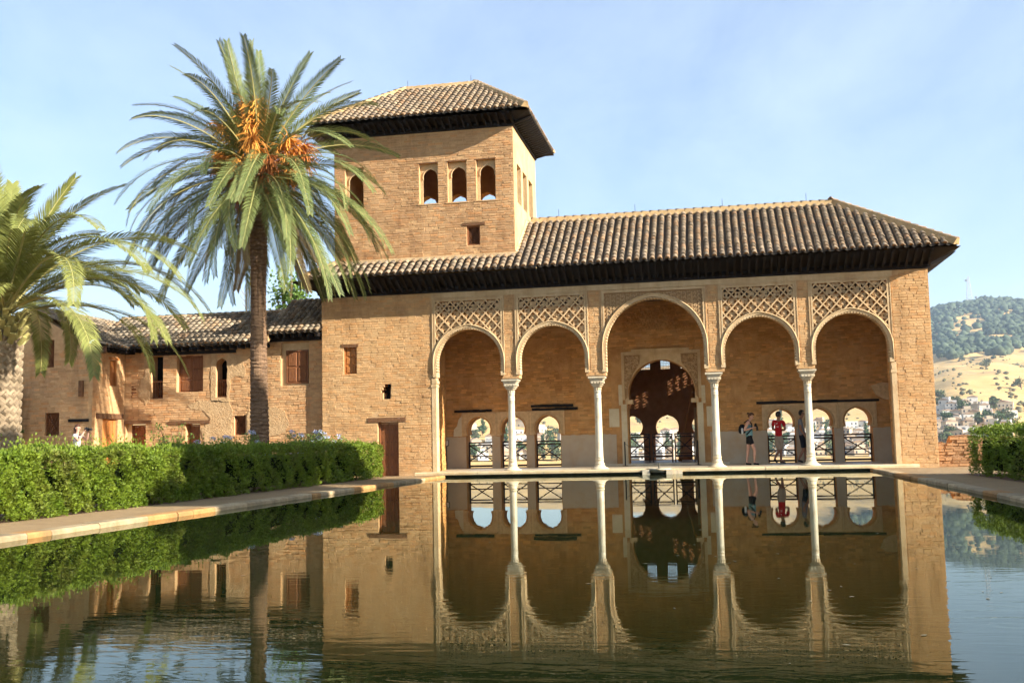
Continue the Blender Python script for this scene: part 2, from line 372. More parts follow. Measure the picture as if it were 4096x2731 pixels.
def roof_face(p0, e, s, ulen, slen, m, parent, pitch=0.245, expo=0.25, nsingle=300, plugs=True, lift=0.02):
    """cover tiles in columns: p0 eave corner, e along the eave, s up the slope, slen(u) free slope length at u"""
    p0, e, s = Vector(p0), Vector(e).normalized(), Vector(s).normalized(); n = e.cross(s).normalized()
    if n.z < 0: n = -n
    items = []; pv = MB(); pl = MB(); k = int(ulen / pitch)
    for i in range(k + 1):
        u = (i + 0.5) * ulen / (k + 1); L_ = slen(u)
        # pan trough between covers
        uc = u + pitch / 2
        Lp = min(L_, slen(min(uc, ulen)))
        if Lp > 0.15:
            rows = []
            for d in (-0.05, Lp):
                rows.append([p0 + e * (uc + 0.10 * math.cos(t)) + s * d + n * (lift + 0.035 - 0.065 * math.sin(t)) for t in [math.pi * q / 5 for q in range(6)]])
            pv.add(rows[0] + rows[1], [(q, q + 1, q + 7, q + 6) for q in range(5)])
        if L_ < 0.12: continue
        r = 0
        while r * expo < L_ - 0.08:
            du = rng.uniform(-.007, .007); a = rng.uniform(-.03, .03); tl = rng.uniform(0.09, 0.15)
            items.append((p0 + e * (u + du) + s * (r * expo - 0.02 + rng.uniform(-.008, .008)) + n * (lift + 0.02 + rng.uniform(0, .006)), a, tl, r)); r += 1
        if plugs:
            c = p0 + e * u + s * 0.015 + n * (lift + 0.02)
            pl.add([c + e * 0.07 * math.cos(t) + n * 0.07 * math.sin(t) for t in [math.pi * q / 5 for q in range(6)]], [tuple(range(6))])
    items.sort(key=lambda q: ((q[0] - CAM).length))
    me = tile_mesh(m); V = []; F = []
    for idx, (p, a, tl, r) in enumerate(items):
        ee = (e * math.cos(a) + s * math.sin(a)).normalized(); ss = n.cross(ee); ss = (ss - n * tl).normalized(); nn = ee.cross(ss)
        mw = Matrix((ee, ss, nn)).transposed().to_4x4(); mw.translation = p
        if idx < nsingle:
            o = bpy.data.objects.new('roof_tile', me); o.matrix_world = mw; COL.objects.link(o); par(o, parent)
        else:
            A = np.array(mw.to_3x3()); V.append(UTA @ A.T + np.array(p)); F.append(UTFA + len(UTA) * (idx - nsingle))
    if V:
        o = bulk('roof_tiles', np.concatenate(V), np.concatenate(F), m, parent); tag(o, kind='stuff')
        o.data.shade_smooth()
    tag(pv.build('pan_tiles', PAN, parent), kind='stuff')
    if plugs: tag(pl.build('mortar_plugs', PLUG, parent), kind='stuff')
def ridge_row(a, b, m, parent, band=0.14, name='ridge_tile'):
    """mortar band and a row of cover tiles along a ridge or hip"""
    a, b = Vector(a), Vector(b); d = (b - a); L_ = d.length; d.normalize()
    sd = d.cross(Vector((0, 0, 1))).normalized(); u = sd.cross(d).normalized()
    w = MB(); k = 10
    for i in range(k):
        p, q = a + d * (L_ * i / k), a + d * (L_ * (i + 1) / k)
        w.add([p - sd * .15 - u * .05, p + sd * .15 - u * .05, p + sd * .07 + u * band, p - sd * .07 + u * band, q - sd * .15 - u * .05, q + sd * .15 - u * .05, q + sd * .07 + u * band, q - sd * .07 + u * band],
              [(0, 1, 2, 3), (7, 6, 5, 4), (4, 5, 1, 0), (5, 6, 2, 1), (6, 7, 3, 2), (7, 4, 0, 3)])
    w.build('ridge_bed', RIDGE, parent)
    me = tile_mesh(m); n = int(L_ / 0.30)
    for i in range(n + 1):
        p = a + d * (i * 0.30) + u * (band - 0.045)
        if (p - a).length > L_ - 0.05: break
        ss = (d - u * rng.uniform(.03, .07)).normalized(); nn = sd.cross(ss).normalized()
        mw = Matrix((sd, ss, nn)).transposed().to_4x4(); mw.translation = p
        o = bpy.data.objects.new(name, me); o.matrix_world = mw; COL.objects.link(o); par(o, parent)
# ================================================================== the setting
E900 = [(-80, 1.0), (-20, 1.3), (-13, 1.4), (-8, 0.85), (-2.5, 0.46), (2, 0.6), (8, 0.70), (10, 1.2), (12, 1.75), (14, 1.65), (15.2, 1.3), (20, 1.2), (80, 1.0)]
RIDGEL = [(-80, 2.5), (-30, 3.0), (-13, 3.4), (-2, 4.0), (5, 4.9), (9, 5.75), (11.1, 6.16), (11.6, 6.33), (12.2, 6.47), (12.9, 6.44), (13.56, 6.52), (14.4, 6.46), (15.4, 6.3), (17, 6.0), (25, 5.2), (45, 4.0), (80, 3.0)]
def lerp(tab, x):
    return float(np.interp(x, [t[0] for t in tab], [t[1] for t in tab]))
def hnoise(x, y):
    return (math.sin(x * 0.011 + 1.3) * math.cos(y * 0.013 + 0.4) + 0.5 * math.sin(x * 0.031 + y * 0.023) + 0.35 * math.sin(x * 0.067 - y * 0.051 + 2) + 0.2 * math.sin(x * 0.15 + y * 0.11))
def height(b, r):
    """hillside across the valley: bearing in degrees and distance from the terrace"""
    e9 = math.tan(R(lerp(E900, b))); eg = math.tan(R(0.62 * lerp(RIDGEL, b))); er = math.tan(R(lerp(RIDGEL, b)))
    tab = [(42, -0.4), (50, -6), (70, -16), (200, -46), (450, -40), (600, 1.09 - 0.0225 * 600), (900, 1.09 + 900 * e9), (1700, 1700 * eg), (2600, 2600 * er), (3000, 2600 * er - 15), (4500, 2600 * er - 150), (9000, 2600 * er * 0.5 - 150)]
    z = lerp(tab, r)
    x, y = r * math.sin(R(b)), r * math.cos(R(b))
    amp = 0 if r < 300 else min(1, (r - 300) / 600) * (2.0 if r < 900 else 2 + (r - 900) / 1700 * 6)
    if r > 2300: amp *= max(0.25, 1 - (r - 2300) / 400)
    return z + amp * hnoise(x, y)
def polar(b, r):
    return Vector((CAM.x + r * math.sin(R(b)), CAM.y + r * math.cos(R(b)), height(b, r)))
bs = [-100 + i * 4 for i in range(20)] + [-20 + i * 0.5 for i in range(90)] + [25 + i * 4 for i in range(20)]
rs = [42, 46, 50, 58, 70, 100, 150, 200, 300, 450, 600] + [600 + 25 * i for i in range(1, 84)] + [2800, 3100, 3500]
V = np.array([polar(b, r) for r in rs for b in bs]); nb = len(bs)
F = np.array([(i * nb + j, i * nb + j + 1, (i + 1) * nb + j + 1, (i + 1) * nb + j) for i in range(len(rs) - 1) for j in range(nb - 1)])
HILL = mat('dry_grass', (0.54, 0.33, 0.11), (0.68, 0.44, 0.16), 0.03, 0.98, 0, c3=(0.31, 0.20, 0.09), s3=0.012, detail=10)
hl = bulk('hills', V, F, HILL); tag(hl, kind='structure'); hl.data.shade_smooth()

PL, PR, PN, PF = -6.79, 6.39, -33.0, -0.86     # pool edges
GZ = 0.06
g = MB()
def sheet(mb, x0, x1, y0, y1, z): mb.add([(x0, y0, z), (x1, y0, z), (x1, y1, z), (x0, y1, z)], [(0, 1, 2, 3)])
sheet(g, -70, PL - .3, -80, 9, GZ - .02); sheet(g, PR + .3, 70, -80, 9, GZ - .02); sheet(g, PL - .3, PR + .3, -80, PN - .3, GZ - .02); sheet(g, PL - .3, PR + .3, -.5, 9, GZ - .02)
g.box(-70, 70, 9, 9.4, -8, GZ - .03)
tag(g.build('ground', SAND), kind='structure')
w = MB()
for x0, x1, y0, y1 in ((PL - .3, PL - .12, PN - .3, PF), (PR + .12, PR + .3, PN - .3, PF), (PL - .3, PR + .3, PN - .3, PN - .1)): w.box(x0, x1, y0, y1, -0.9, 0.0)
w.box(PL - .3, PR + .3, PF, PF + .2, -0.9, 0.045)
sheet(w, PL - .3, PR + .3, PN - .3, PF, -0.85)
tag(w.build('pool_basin', ALGAE), kind='structure')

def water_material():
    m = bpy.data.materials.new('pool_water'); m.use_nodes = True
    N, L = m.node_tree.nodes, m.node_tree.links; b = N['Principled BSDF']
    ge = N.new('ShaderNodeNewGeometry')
    def nz_(scale, st, det, dist=0.0):
        mp_ = N.new('ShaderNodeMapping'); mp_.inputs['Scale'].default_value = st; L.new(ge.outputs['Position'], mp_.inputs[0])
        n = N.new('ShaderNodeTexNoise'); n.inputs['Scale'].default_value = scale; n.inputs['Detail'].default_value = det; n.inputs['Distortion'].default_value = dist
        L.new(mp_.outputs[0], n.inputs['Vector']); return n.outputs[0]
    a = nz_(1.0, (0.9, 1.4, 1), 2, 0.3); c = nz_(5.0, (0.55, 1.5, 1), 3, 0.6); d = nz_(0.22, (1, 1, 1), 3)
    # wind-ruffled patches near the photographer, glassy further out
    sp = N.new('ShaderNodeSeparateXYZ'); L.new(ge.outputs['Position'], sp.inputs[0])
    mr = N.new('ShaderNodeMapRange'); mr.inputs[1].default_value = -23.5; mr.inputs[2].default_value = -28; mr.inputs[3].default_value = 0.06; mr.inputs[4].default_value = 0.8
    L.new(sp.outputs['Y'], mr.inputs[0])
    pr = N.new('ShaderNodeMapRange'); pr.inputs[1].default_value = 0.40; pr.inputs[2].default_value = 0.62; pr.inputs[3].default_value = 0.25; pr.inputs[4].default_value = 1.0
    L.new(d, pr.inputs[0])
    mu = N.new('ShaderNodeMath'); mu.operation = 'MULTIPLY'; L.new(mr.outputs[0], mu.inputs[0]); L.new(pr.outputs[0], mu.inputs[1])
    mxr = N.new('ShaderNodeMapRange'); mxr.inputs[1].default_value = -3.5; mxr.inputs[2].default_value = 0.5; mxr.inputs[3].default_value = 0.03; mxr.inputs[4].default_value = 1.0; L.new(sp.outputs['X'], mxr.inputs[0])   # the left side lies in the lee of the hedge
    mu2 = N.new('ShaderNodeMath'); mu2.operation = 'MULTIPLY'; L.new(mu.outputs[0], mu2.inputs[0]); L.new(mxr.outputs[0], mu2.inputs[1])
    m2 = N.new('ShaderNodeMath'); m2.operation = 'MULTIPLY'; L.new(c, m2.inputs[0]); L.new(mu2.outputs[0], m2.inputs[1])
    b1 = N.new('ShaderNodeBump'); b1.inputs['Strength'].default_value = 1.0; b1.inputs['Distance'].default_value = 0.00045; L.new(a, b1.inputs['Height'])
    b2 = N.new('ShaderNodeBump'); b2.inputs['Strength'].default_value = 1.0; b2.inputs['Distance'].default_value = 0.0032; L.new(m2.outputs[0], b2.inputs['Height']); L.new(b1.outputs[0], b2.inputs['Normal'])
    # murky green body; a weaker mirror reflection is put into the gloss colour
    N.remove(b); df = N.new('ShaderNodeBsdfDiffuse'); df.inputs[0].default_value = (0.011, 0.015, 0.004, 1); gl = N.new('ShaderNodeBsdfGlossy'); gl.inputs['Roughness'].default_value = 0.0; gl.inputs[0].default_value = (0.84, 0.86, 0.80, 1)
    fr_ = N.new('ShaderNodeFresnel'); fr_.inputs[0].default_value = 1.333; ms = N.new('ShaderNodeMixShader')
    L.new(b2.outputs[0], fr_.inputs['Normal']); L.new(b2.outputs[0], gl.inputs['Normal']); L.new(fr_.outputs[0], ms.inputs[0]); L.new(df.outputs[0], ms.inputs[1]); L.new(gl.outputs[0], ms.inputs[2]); L.new(ms.outputs[0], N['Material Output'].inputs[0])
    return m
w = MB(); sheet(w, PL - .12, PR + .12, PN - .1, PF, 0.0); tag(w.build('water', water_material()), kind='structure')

# paths on both sides with their kerb stones
for side, name, x0, x1, xe in ((-1, 'path', PL - .28, PL - 1.75, PL), (1, 'path', PR + .28, PR + 1.45, PR)):
    w = MB(); sheet(w, min(x0, x1), max(x0, x1), PN - 3, -0.9, GZ + 0.006)
    pth = tag(w.build(name, SAND), kind='structure')
    y = PN
    while y < PF - 0.5:
        l = rng.choice((0.9, 1.1, 1.3, 0.5, 0.8)); y2 = min(y + l, PF - 0.02)
        k = MB(); xa, xb = (xe - .30, xe) if side < 0 else (xe, xe + .30); zt = 0.072 + rng.uniform(-.006, .008); dx = rng.uniform(-.012, .012)
        c = 0.025; e0, e1 = y + .006, y2 - .006
        o_ = xb + dx if side < 0 else xa + dx; i_ = xa if side < 0 else xb; sg = 1 if side < 0 else -1
        prof = [(i_, -.25), (o_ - sg * .03, -.25), (o_, -.0), (o_, zt - c), (o_ - sg * c, zt), (i_, zt)]
        k.add([(px, e0, pz) for px, pz in prof] + [(px, e1, pz) for px, pz in prof], [(i, (i + 1) % 6, 6 + (i + 1) % 6, 6 + i) for i in range(6)] + [(5, 4, 3, 2, 1, 0), (6, 7, 8, 9, 10, 11)])
        fixnormals(k.build('kerb_stone', KERB_B if rng.random() < .45 else KERB, pth)); y = y2
w = MB(); sheet(w, -12.4, PL - 1.7, PN - 3, -1.6, GZ + 0.002); sheet(w, PR + 1.4, 12, PN - 3, -6.0, GZ + 0.002); tag(w.build('soil_bed', SOIL), kind='structure')

# ================================================================== the palace wing with its portico
FY = -0.215                     # mortar face; bricks stand proud of it
pal = thing('palace', 'long brick palace wing with a five arched portico on slender marble columns', 'palace', (0, 1.6, 0))
Z0, ZT, ZB = 0.0, 6.17, 0.163
BAYS = [(-6.15, 1.135, 4.93, 3.40), (-3.32, 1.115, 4.93, 3.40), (0.03, 1.60, 5.67, 3.39), (3.34, 1.115, 4.93, 3.40), (6.15, 1.135, 4.92, 3.40)]
COLX = [-4.767, -1.88, 1.88, 4.767]
XL, XR = -11.33, 8.52
outer = [(XL, Z0), (-7.43, Z0), (-7.43, 3.35)]
for i, (c, h, za, zs) in enumerate(BAYS):
    zt = 5.88
    outer += [(c - h - (0 if i else 0.0), 3.19 if i else 3.35), (c - h, zt), (c + h, zt)]
    outer += [(c + h, 3.19)] if i < 4 else [(c + h, 3.35), (7.43, 3.35), (7.43, Z0)]
outer += [(XR, Z0), (XR, ZT), (XL, ZT)]
WIN = (-10.545, -10.075, 3.50, 4.46); DOOR = (-9.35, -8.62, 0.0, 1.87)
HOLE = [(-9.14, 2.63), (-8.88, 2.63), (-8.86, 3.15), (-9.10, 3.15), (-9.10, 3.05), (-9.16, 3.05), (-9.16, 2.95), (-9.22, 2.95), (-9.22, 2.85), (-9.14, 2.85)]
rect = lambda x0, x1, z0, z1: [(x0, z0), (x0, z1), (x1, z1), (x1, z0)]
w = MB(); w.slab(outer, [rect(*WIN), [(DOOR[0], 0.02), (DOOR[0], DOOR[3]), (DOOR[1], DOOR[3]), (DOOR[1], 0.02)], HOLE], FY, 0.225)
fwall = fixnormals(w.build('front_wall', MORTAR, pal))
w = MB(); w.box(-9.6, -8.5, 0.19, 0.22, 2.4, 3.4); w.build('hole_backing', WOOD_D, pal)
def iv_left(z):
    cuts = []
    for x0, x1, z0, z1 in (WIN, DOOR, (-9.24, -8.85, 2.6, 3.17), (-9.69, -8.37, 1.85, 2.03), (-10.63, -10.02, 4.44, 4.56)):
        if z0 < z < z1: cuts.append((x0, x1))
    return minus(XL + .01, -7.46, cuts)
def iv_right(z): return [(7.46, XR - .01)] if z < 3.4 else [(7.41, XR - .01)]
br = courses(iv_left, 0.12, 6.12, ch=0.082, L=(.20, .31), skip=.07) + courses(iv_right, 0.17, 6.12, ch=0.082, L=(.18, .30), skip=.07)
for a, b in ((-4.895, -4.575), (-2.06, -1.72), (1.78, 2.08), (4.595, 4.905)):
    br += courses(lambda z: [(a, b)] if z > 3.75 else [(a - .1, b + .1)] if z < 3.36 else [(a, b)], 3.22, 5.96, ch=0.08, L=(.15, .26))
lay(br, lambda u, z: (u, FY + .001, z), 0, BRICK, fwall, 300, proud=(0.004, 0.013), key=lambda b: -(b[1] - b[0]) * (1 if b[2] < 3 else .8))

# plaster band under the eaves, frames round the five panels
w = MB(); w.slab(rect(-7.42, 7.45, 5.985, 6.165), [], FY - .022, FY + .05); w.build('frieze', PLASTER, pal)
def arch_pts(c, r, zc, n=28, a0=180, a1=0, point=0.0):
    pts = []
    for i in range(n + 1):
        t = R(a0 + (a1 - a0) * i / n)
        pts.append((c + r * math.cos(t), zc + r * math.sin(t) + point * max(0, 1 - abs(math.cos(t)) * 4)))
    return pts
def inside_panel(c, h, za, zs, x, z, mrg=0.0):
    ro = h + 0.105; zc = za - h
    if not (abs(x - c) < h - mrg and z < 5.88 - mrg): return False
    return z > zc and (x - c) ** 2 + (z - zc) ** 2 > (ro + mrg) ** 2
for i, (c, h, za, zs) in enumerate(BAYS):
    zc = za - h
    fo, ft = (h + 0.105, 5.978) if i != 2 else (h + 0.085, 5.978)
    # moulded frame: two stepped strips
    fr = MB(); zb = zs + 0.35 if i != 2 else zs + .5
    for k, (q0, q1, y) in enumerate(((h - .012, h + .035, FY - .030), (h + .037, h + .075, FY - .012), (h + .077, fo, FY - .036))):
        t0 = 5.978 - (fo - q1); t1 = 5.978 - (fo - q0)
        fr.slab([(c - q1, zb), (c - q1, 5.978 - (fo - q1)), (c + q1, 5.978 - (fo - q1)), (c + q1, zb), (c + q0, zb), (c + q0, 5.978 - (fo - q0)), (c - q0, 5.978 - (fo - q0)), (c - q0, zb)], [], y, FY + .06)
    fixnormals(fr.build('panel_frame', PLASTER, pal))
    # arch band with its toothed edge
    arc_i = [(c - h, zs)] + arch_pts(c, h, zc, 32, point=.03) + [(c + h, zs)]
    ro = h + 0.085
    arc_o = [(c - ro, zs)] + arch_pts(c, ro, zc, 32, point=.03) + [(c + ro, zs)]
    a = MB(); a.slab(arc_i + arc_o[::-1], [], FY - .034, 0.15)
    ao = fixnormals(a.build('arch', PLASTER, pal))
    t = MB(); n = 46 if i != 2 else 64; path = []
    Lst = zc - zs; Ltot = 2 * Lst + math.pi * h
    for j in range(n):
        for sgn in (0,):
            d = (j + .5) / n * Ltot; hw = Ltot / n * 0.36
            if d < Lst: px, pz, an = c - h, zs + d, 0.0
            elif d > Ltot - Lst: px, pz, an = c + h, zs + Ltot - d, math.pi
            else:
                th = math.pi - (d - Lst) / h; px, pz, an = c + h * math.cos(th), zc + h * math.sin(th), th + math.pi
            nx, nz_ = math.cos(an), math.sin(an); tx, tz = -nz_, nx; dep = 0.034
            q = [(px + tx * hw, pz + tz * hw), (px - tx * hw, pz - tz * hw), (px - tx * hw + nx * dep, pz - tz * hw + nz_ * dep), (px + tx * hw + nx * dep, pz + tz * hw + nz_ * dep)]
            t.slab(q, [], FY - .03, 0.12)
    fixnormals(t.build('arch_teeth', PLASTER, ao))
    # outer bead of the arch
    bd = MB(); bd.tube([(px, FY - .045, pz) for px, pz in arc_o], 0.022, 6); bd.build('arch_bead', PLASTER, ao, True)
    # springer block that ends the band
    for sgn in (-1, 1):
        sp = MB(); x0 = c + sgn * h; sp.box(min(x0 - sgn * .035, x0 + sgn * .10), max(x0 - sgn * .035, x0 + sgn * .10), FY - .05, .13, zs - .09, zs + .03)
        sp.build('springer', PLASTER, ao)
    if i != 2:
        # pierced rhombus lattice (bars) with leaf shapes behind
        p = math.hypot(0, 0); step = 0.405; bars = MB(); lv = MB(); ins = lambda x, z, m_=0.0: inside_panel(c, h, za, zs, x, z, m_)
        for dirn in (1, -1):
            for k in range(-9, 10):
                s0 = None; seg = []
                for q in range(0, 161):
                    x = c - h + 2 * h * q / 160; z = 4.2 + dirn * (x - c) * 1.08 + k * step * 1.08 + .12
                    ok = ins(x, z, 0.0)
                    if ok: seg.append((x, z))
                    if (not ok or q == 160) and seg:
                        if len(seg) > 3:
                            (xa, za_), (xb, zb_) = seg[0], seg[-1]; yb = FY - .004 if dirn > 0 else FY - .001
                            bars.beam((xa, yb, za_), (xb, yb, zb_), 0.045, 0.05, (0, 1, 0))
                        seg = []
        for k in range(-9, 10):
            for k2 in range(-9, 10):
                x = c + (k2 - k) * step / 2 ; z = 4.2 + .12 + (k + k2) * step * 1.08 / 2
                # centre of one rhombus
                zq = z + step * 1.08 / 2
                if not ins(x, zq, -0.03): continue
                for m_ in range(4):
                    th = math.pi / 4 + m_ * math.pi / 2 + rng.uniform(-.15, .15); rr = rng.uniform(.050, .070)
                    cx_, cz_ = x + .075 * math.cos(th) * 1.0, zq + .078 * math.sin(th)
                    if not ins(cx_, cz_, 0.03): continue
                    poly = []
                    for a_ in range(9):
                        tt = 2 * math.pi * a_ / 9; r_ = rr * (1 + .28 * math.cos(3 * tt + m_ + k))
                        poly.append((cx_ + r_ * math.cos(tt), cz_ + r_ * math.sin(tt)))
                    lv.slab(poly, [], FY + .035 + rng.uniform(-.008, .008), FY + .085)
                rg = [(x + .045 * math.cos(t_), zq + .045 * math.sin(t_)) for t_ in [2 * math.pi * e_ / 8 for e_ in range(8)]]
                if ins(x, zq, .06) and rng.random() < .6: lv.slab(rg, [], FY + .012, FY + .06)
        bars.build('lattice_bars', STUCCO, pal)
        tag(fixnormals(lv.build('lattice_leaves', STUCCO, pal)), kind='stuff')
    else:
        # carved stucco spandrel over the middle arch
        pan = [(c - h + .01, zs + .6), (c - h + .01, 5.89), (c + h - .01, 5.89), (c + h - .01, zs + .6)] + [q for q in arch_pts(c, h + .06, zc, 30, a0=0, a1=180) if q[1] > zs + .6]
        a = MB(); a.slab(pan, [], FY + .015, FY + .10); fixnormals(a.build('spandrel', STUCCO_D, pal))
        cv = MB()
        for iz in range(60):
            for ix in range(80):
                sz_ = 0.082; x = c - h + .04 + (ix + (iz % 2) * .5) * sz_; z = zs + .9 + iz * sz_ * .8
                if x > c + h - .04 or z > 5.86 or (x - c) ** 2 + (z - zc) ** 2 < (h + .11) ** 2 or z < zc: continue
                ph = (ix + iz * 2) % 4 * math.pi / 2; pts = []
                for a_ in range(7):
                    tt = ph + a_ * .85; rr = .008 + .0050 * a_
                    pts.append((x + rr * math.cos(tt), FY + .002, z + rr * math.sin(tt)))
                cv.tube(pts, [.010, .011, .012, .012, .011, .009, .004], 4, False)
        tag(cv.build('carved_scrolls', STUCCO, pal), kind='stuff')

# columns
def make_column(x):
    c = MB(); z = ZB
    c.lathe([(.125, .34), (.128, .40), (.122, .42), (.118, 1.2), (.112, 2.1), (.112, 2.30), (.120, 2.31), (.120, 2.325), (.112, 2.335), (.112, 2.36), (.120, 2.37), (.120, 2.385), (.112, 2.395), (.110, 2.50), (.122, 2.515), (.122, 2.535), (.108, 2.55)], (x, 0, z), 24)
    col = c.build('column', MARBLE_C, pal, True)
    b = MB(); b.lathe([(.30, .0), (.30, .018), (.27, .035), (.20, .075), (.165, .12), (.150, .15), (.160, .165), (.160, .185), (.135, .20), (.132, .30), (.142, .305), (.142, .32), (.126, .341)], (x, 0, z), 24)
    b.build('base', MARBLE, col, True)
    k = MB(); k.lathe([(.107, 2.545), (.112, 2.60), (.107, 2.66), (.118, 2.67), (.118, 2.685), (.112, 2.70)], (x, 0, z), 24)
    # fluted neck, then the carved block with rows of small leaves
    for j in range(14):
        t = 2 * math.pi * j / 14; k.tube([(x + .112 * math.cos(t), .112 * math.sin(t), z + 2.56), (x + .115 * math.cos(t), .115 * math.sin(t), z + 2.65)], .014, 5)
    for q, (hw, z0, z1) in enumerate(((.13, 2.69, 2.745), (.165, 2.745, 2.80), (.205, 2.80, 2.865))):
        k.box(x - hw, x + hw, -hw, hw, z + z0, z + z1 - .004)
        for sx_ in range(4):
            u = (sx_ - 1.5) * hw / 2.1
            for s_ in (-1, 1):
                k.box(x + u - hw * .17, x + u + hw * .17, s_ * hw - .02, s_ * hw + .02, z + z0 - .02, z + z1 - .016)
                k.box(x + s_ * hw - .02, x + s_ * hw + .02, u - hw * .17, u + hw * .17, z + z0 - .02, z + z1 - .016)
    k.build('capital', MARBLE, col)
    a = MB()
    for hw, z0, z1 in ((.215, 2.868, 2.90), (.24, 2.902, 2.945), (.275, 2.947, 3.0)): a.box(x - hw, x + hw, -hw, hw, z + z0, z + z1)
    a.build('abacus', MARBLE, col)
for x in COLX: make_column(x)
# pier plinths between abacus and arches, pale pilaster strips at both ends
for s_ in (-1, 1):
    w = MB(); x0 = s_ * 7.43; x1 = s_ * 7.285
    w.box(min(x0, x1), max(x0, x1), FY - .02, 0.10, ZB, 3.31)
    w.box(min(x0, x1) - .02, max(x0, x1) + .02, FY - .035, 0.11, 2.98, 3.06); w.box(min(x0, x1) + .01, max(x0, x1) + .03 * s_ * -1 + .0, FY - .03, 0.11, 3.10, 3.2)
    w.build('pilaster', PLASTER, pal)

# side walls, back wall and ceiling of the portico
for s_ in (-1, 1):
    w = MB(); xa, xb = (s_ * 7.445, s_ * 8.45)
    w.box(min(xa, xb), max(xa, xb), 0.225, 1.55, 0, 6.1)
    xa = s_ * 7.9; w.box(min(xa, s_ * 8.45), max(xa, s_ * 8.45), 1.55, 4.1, 0, 6.1)
    sw = w.build('side_wall', MORTAR_IN, pal)
    lay(courses(lambda z: [(0.0, 1.53)], .18, 3.6, ch=.082), (lambda u, z, s_=s_: (s_ * 7.447, u, z)), -s_ * math.pi / 2 if s_ > 0 else math.pi / 2, BRICK_IN, sw, 0)
BY = 3.40
OPX = [-6.66, -5.38, -4.115, 4.115, 5.38, 6.66]; OH = 0.48
def opening(c, h, ra, zr, zc, z0=0.0, n=18):
    """door-like opening whose head is a horseshoe arch"""
    a = math.acos(min(1, math.sqrt(max(0, ra * ra - (zc - zr) ** 2)) / ra))
    pts = [(c - h, z0), (c - h, zr)]
    for i in range(n + 1):
        t = math.pi + a - (math.pi + 2 * a) * i / n
        pts.append((c + ra * math.cos(t), zc + ra * math.sin(t) + .03 * max(0, 1 - abs(math.cos(t)) * 4)))
    return pts + [(c + h, zr), (c + h, z0)]
holes = [opening(c, OH, .425, 1.40, 1.575, ZB + .01) for c in OPX]
dpts = opening(0.03, 1.20, 1.17, 2.42, 2.72, ZB + .01, 28)
w = MB(); w.slab(rect(-7.92, 7.92, 0.0, 6.1), holes + [dpts], BY, BY + .62)
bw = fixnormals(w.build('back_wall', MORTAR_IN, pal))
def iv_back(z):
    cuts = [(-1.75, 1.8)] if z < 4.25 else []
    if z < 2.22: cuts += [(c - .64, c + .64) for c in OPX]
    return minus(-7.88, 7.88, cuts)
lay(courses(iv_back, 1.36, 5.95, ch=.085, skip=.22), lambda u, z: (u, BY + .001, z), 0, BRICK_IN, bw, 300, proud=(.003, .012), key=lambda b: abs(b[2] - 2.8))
for q in ([-7.9, -7.15, 1.32], [-3.62, -1.62, 1.30], [1.68, 3.62, 1.30], [7.15, 7.9, 1.32], [-6.17, -5.87, 1.33], [-4.89, -4.6, 1.33], [4.6, 4.89, 1.33], [5.87, 6.17, 1.33]):
    n_ = max(3, int((q[1] - q[0]) / .08)); w = MB(); w.slab([(q[0], ZB)] + [(q[0] + (q[1] - q[0]) * i / n_, q[2] + rng.uniform(-.018, .012)) for i in range(n_ + 1)] + [(q[1], ZB)], [], BY - .022, BY + .02); fixnormals(w.build('dado', DADO, bw))
for q in ((-6.16, -5.88, 1.34, 2.14), (-4.875, -4.615, 1.34, 2.14), (4.615, 4.875, 1.34, 2.14), (5.88, 6.16, 1.34, 2.14), (-1.86, -1.50, 1.55, 2.20), (1.58, 1.92, 1.50, 2.20), (-1.50, -1.36, 2.32, 3.05), (1.42, 1.56, 2.32, 2.95)):
    w = MB(); w.slab(rect(*q), [], BY - .028, BY + .02); w.build('plaster_patch', PLASTER_W, bw)
w = MB(); w.slab([(-7.62, 1.34), (-7.60, 1.60), (-7.48, 1.72), (-7.42, 1.95), (-7.30, 2.10), (-7.30, 1.34)], [], BY - .028, BY + .02); w.build('plaster_patch', PLASTER_W, bw)
for cx_, cz_, rx_, rz_ in ((-6.9, 3.3, .5, .22), (-5.2, 2.75, .8, .14), (-3.6, 3.9, .6, .3), (-2.6, 2.9, .35, .5), (2.7, 2.6, .45, .35), (3.6, 3.6, .7, .25), (5.6, 2.8, .6, .16), (6.6, 3.8, .5, .4), (-4.3, 4.6, .9, .2), (2.4, 4.3, .5, .5)):
    pp = []; k_ = 26
    for i in range(k_):
        t_ = 2 * math.pi * i / k_; q_ = 1 + .30 * math.sin(3 * t_ + cx_) + .16 * math.sin(7 * t_ + cz_ * 3) + rng.uniform(-.10, .10); pp.append((cx_ + rx_ * q_ * math.cos(t_), cz_ + rz_ * q_ * math.sin(t_)))
    w = MB(); w.slab(pp, [], BY - .014, BY + .01); fixnormals(w.build('render_patch', MORTAR_IN, bw))
for c in OPX:
    al = [(c - .63, 1.36), (c - .63, 2.17), (c + .63, 2.17), (c + .63, 1.36)]
    hd = [q for q in opening(c, OH, .47, 1.40, 1.575, 1.3) if q[1] >= 1.36]
    w = MB(); ins_ = [(c + .478, 1.36)] + hd[::-1][1:-1] + [(c - .478, 1.36)]
    w.slab(al + [(c + .40, 1.36)] + [(px, pz) for px, pz in arch_pts(c, .475, 1.575, 20, a0=-25, a1=205)] + [(c - .40, 1.36)], [], BY - .032, BY + .02)
    sf = fixnormals(w.build('window_surround', STUCCO, bw))
    w = MB(); w.tube([(px, BY - .04, pz) for px, pz in arch_pts(c, .50, 1.575, 20, a0=-20, a1=200, point=.03)], .022, 5); w.build('window_bead', STUCCO, sf, True)
    w = MB()
    for s_ in (-1, 1): w.box(c + s_ * .61 - .025, c + s_ * .61 + .025, BY - .05, BY, 1.34, 2.148)
    w.box(c - .63, c + .63, BY - .05, BY, 2.15, 2.20); w.build('window_frame', STUCCO, sf)
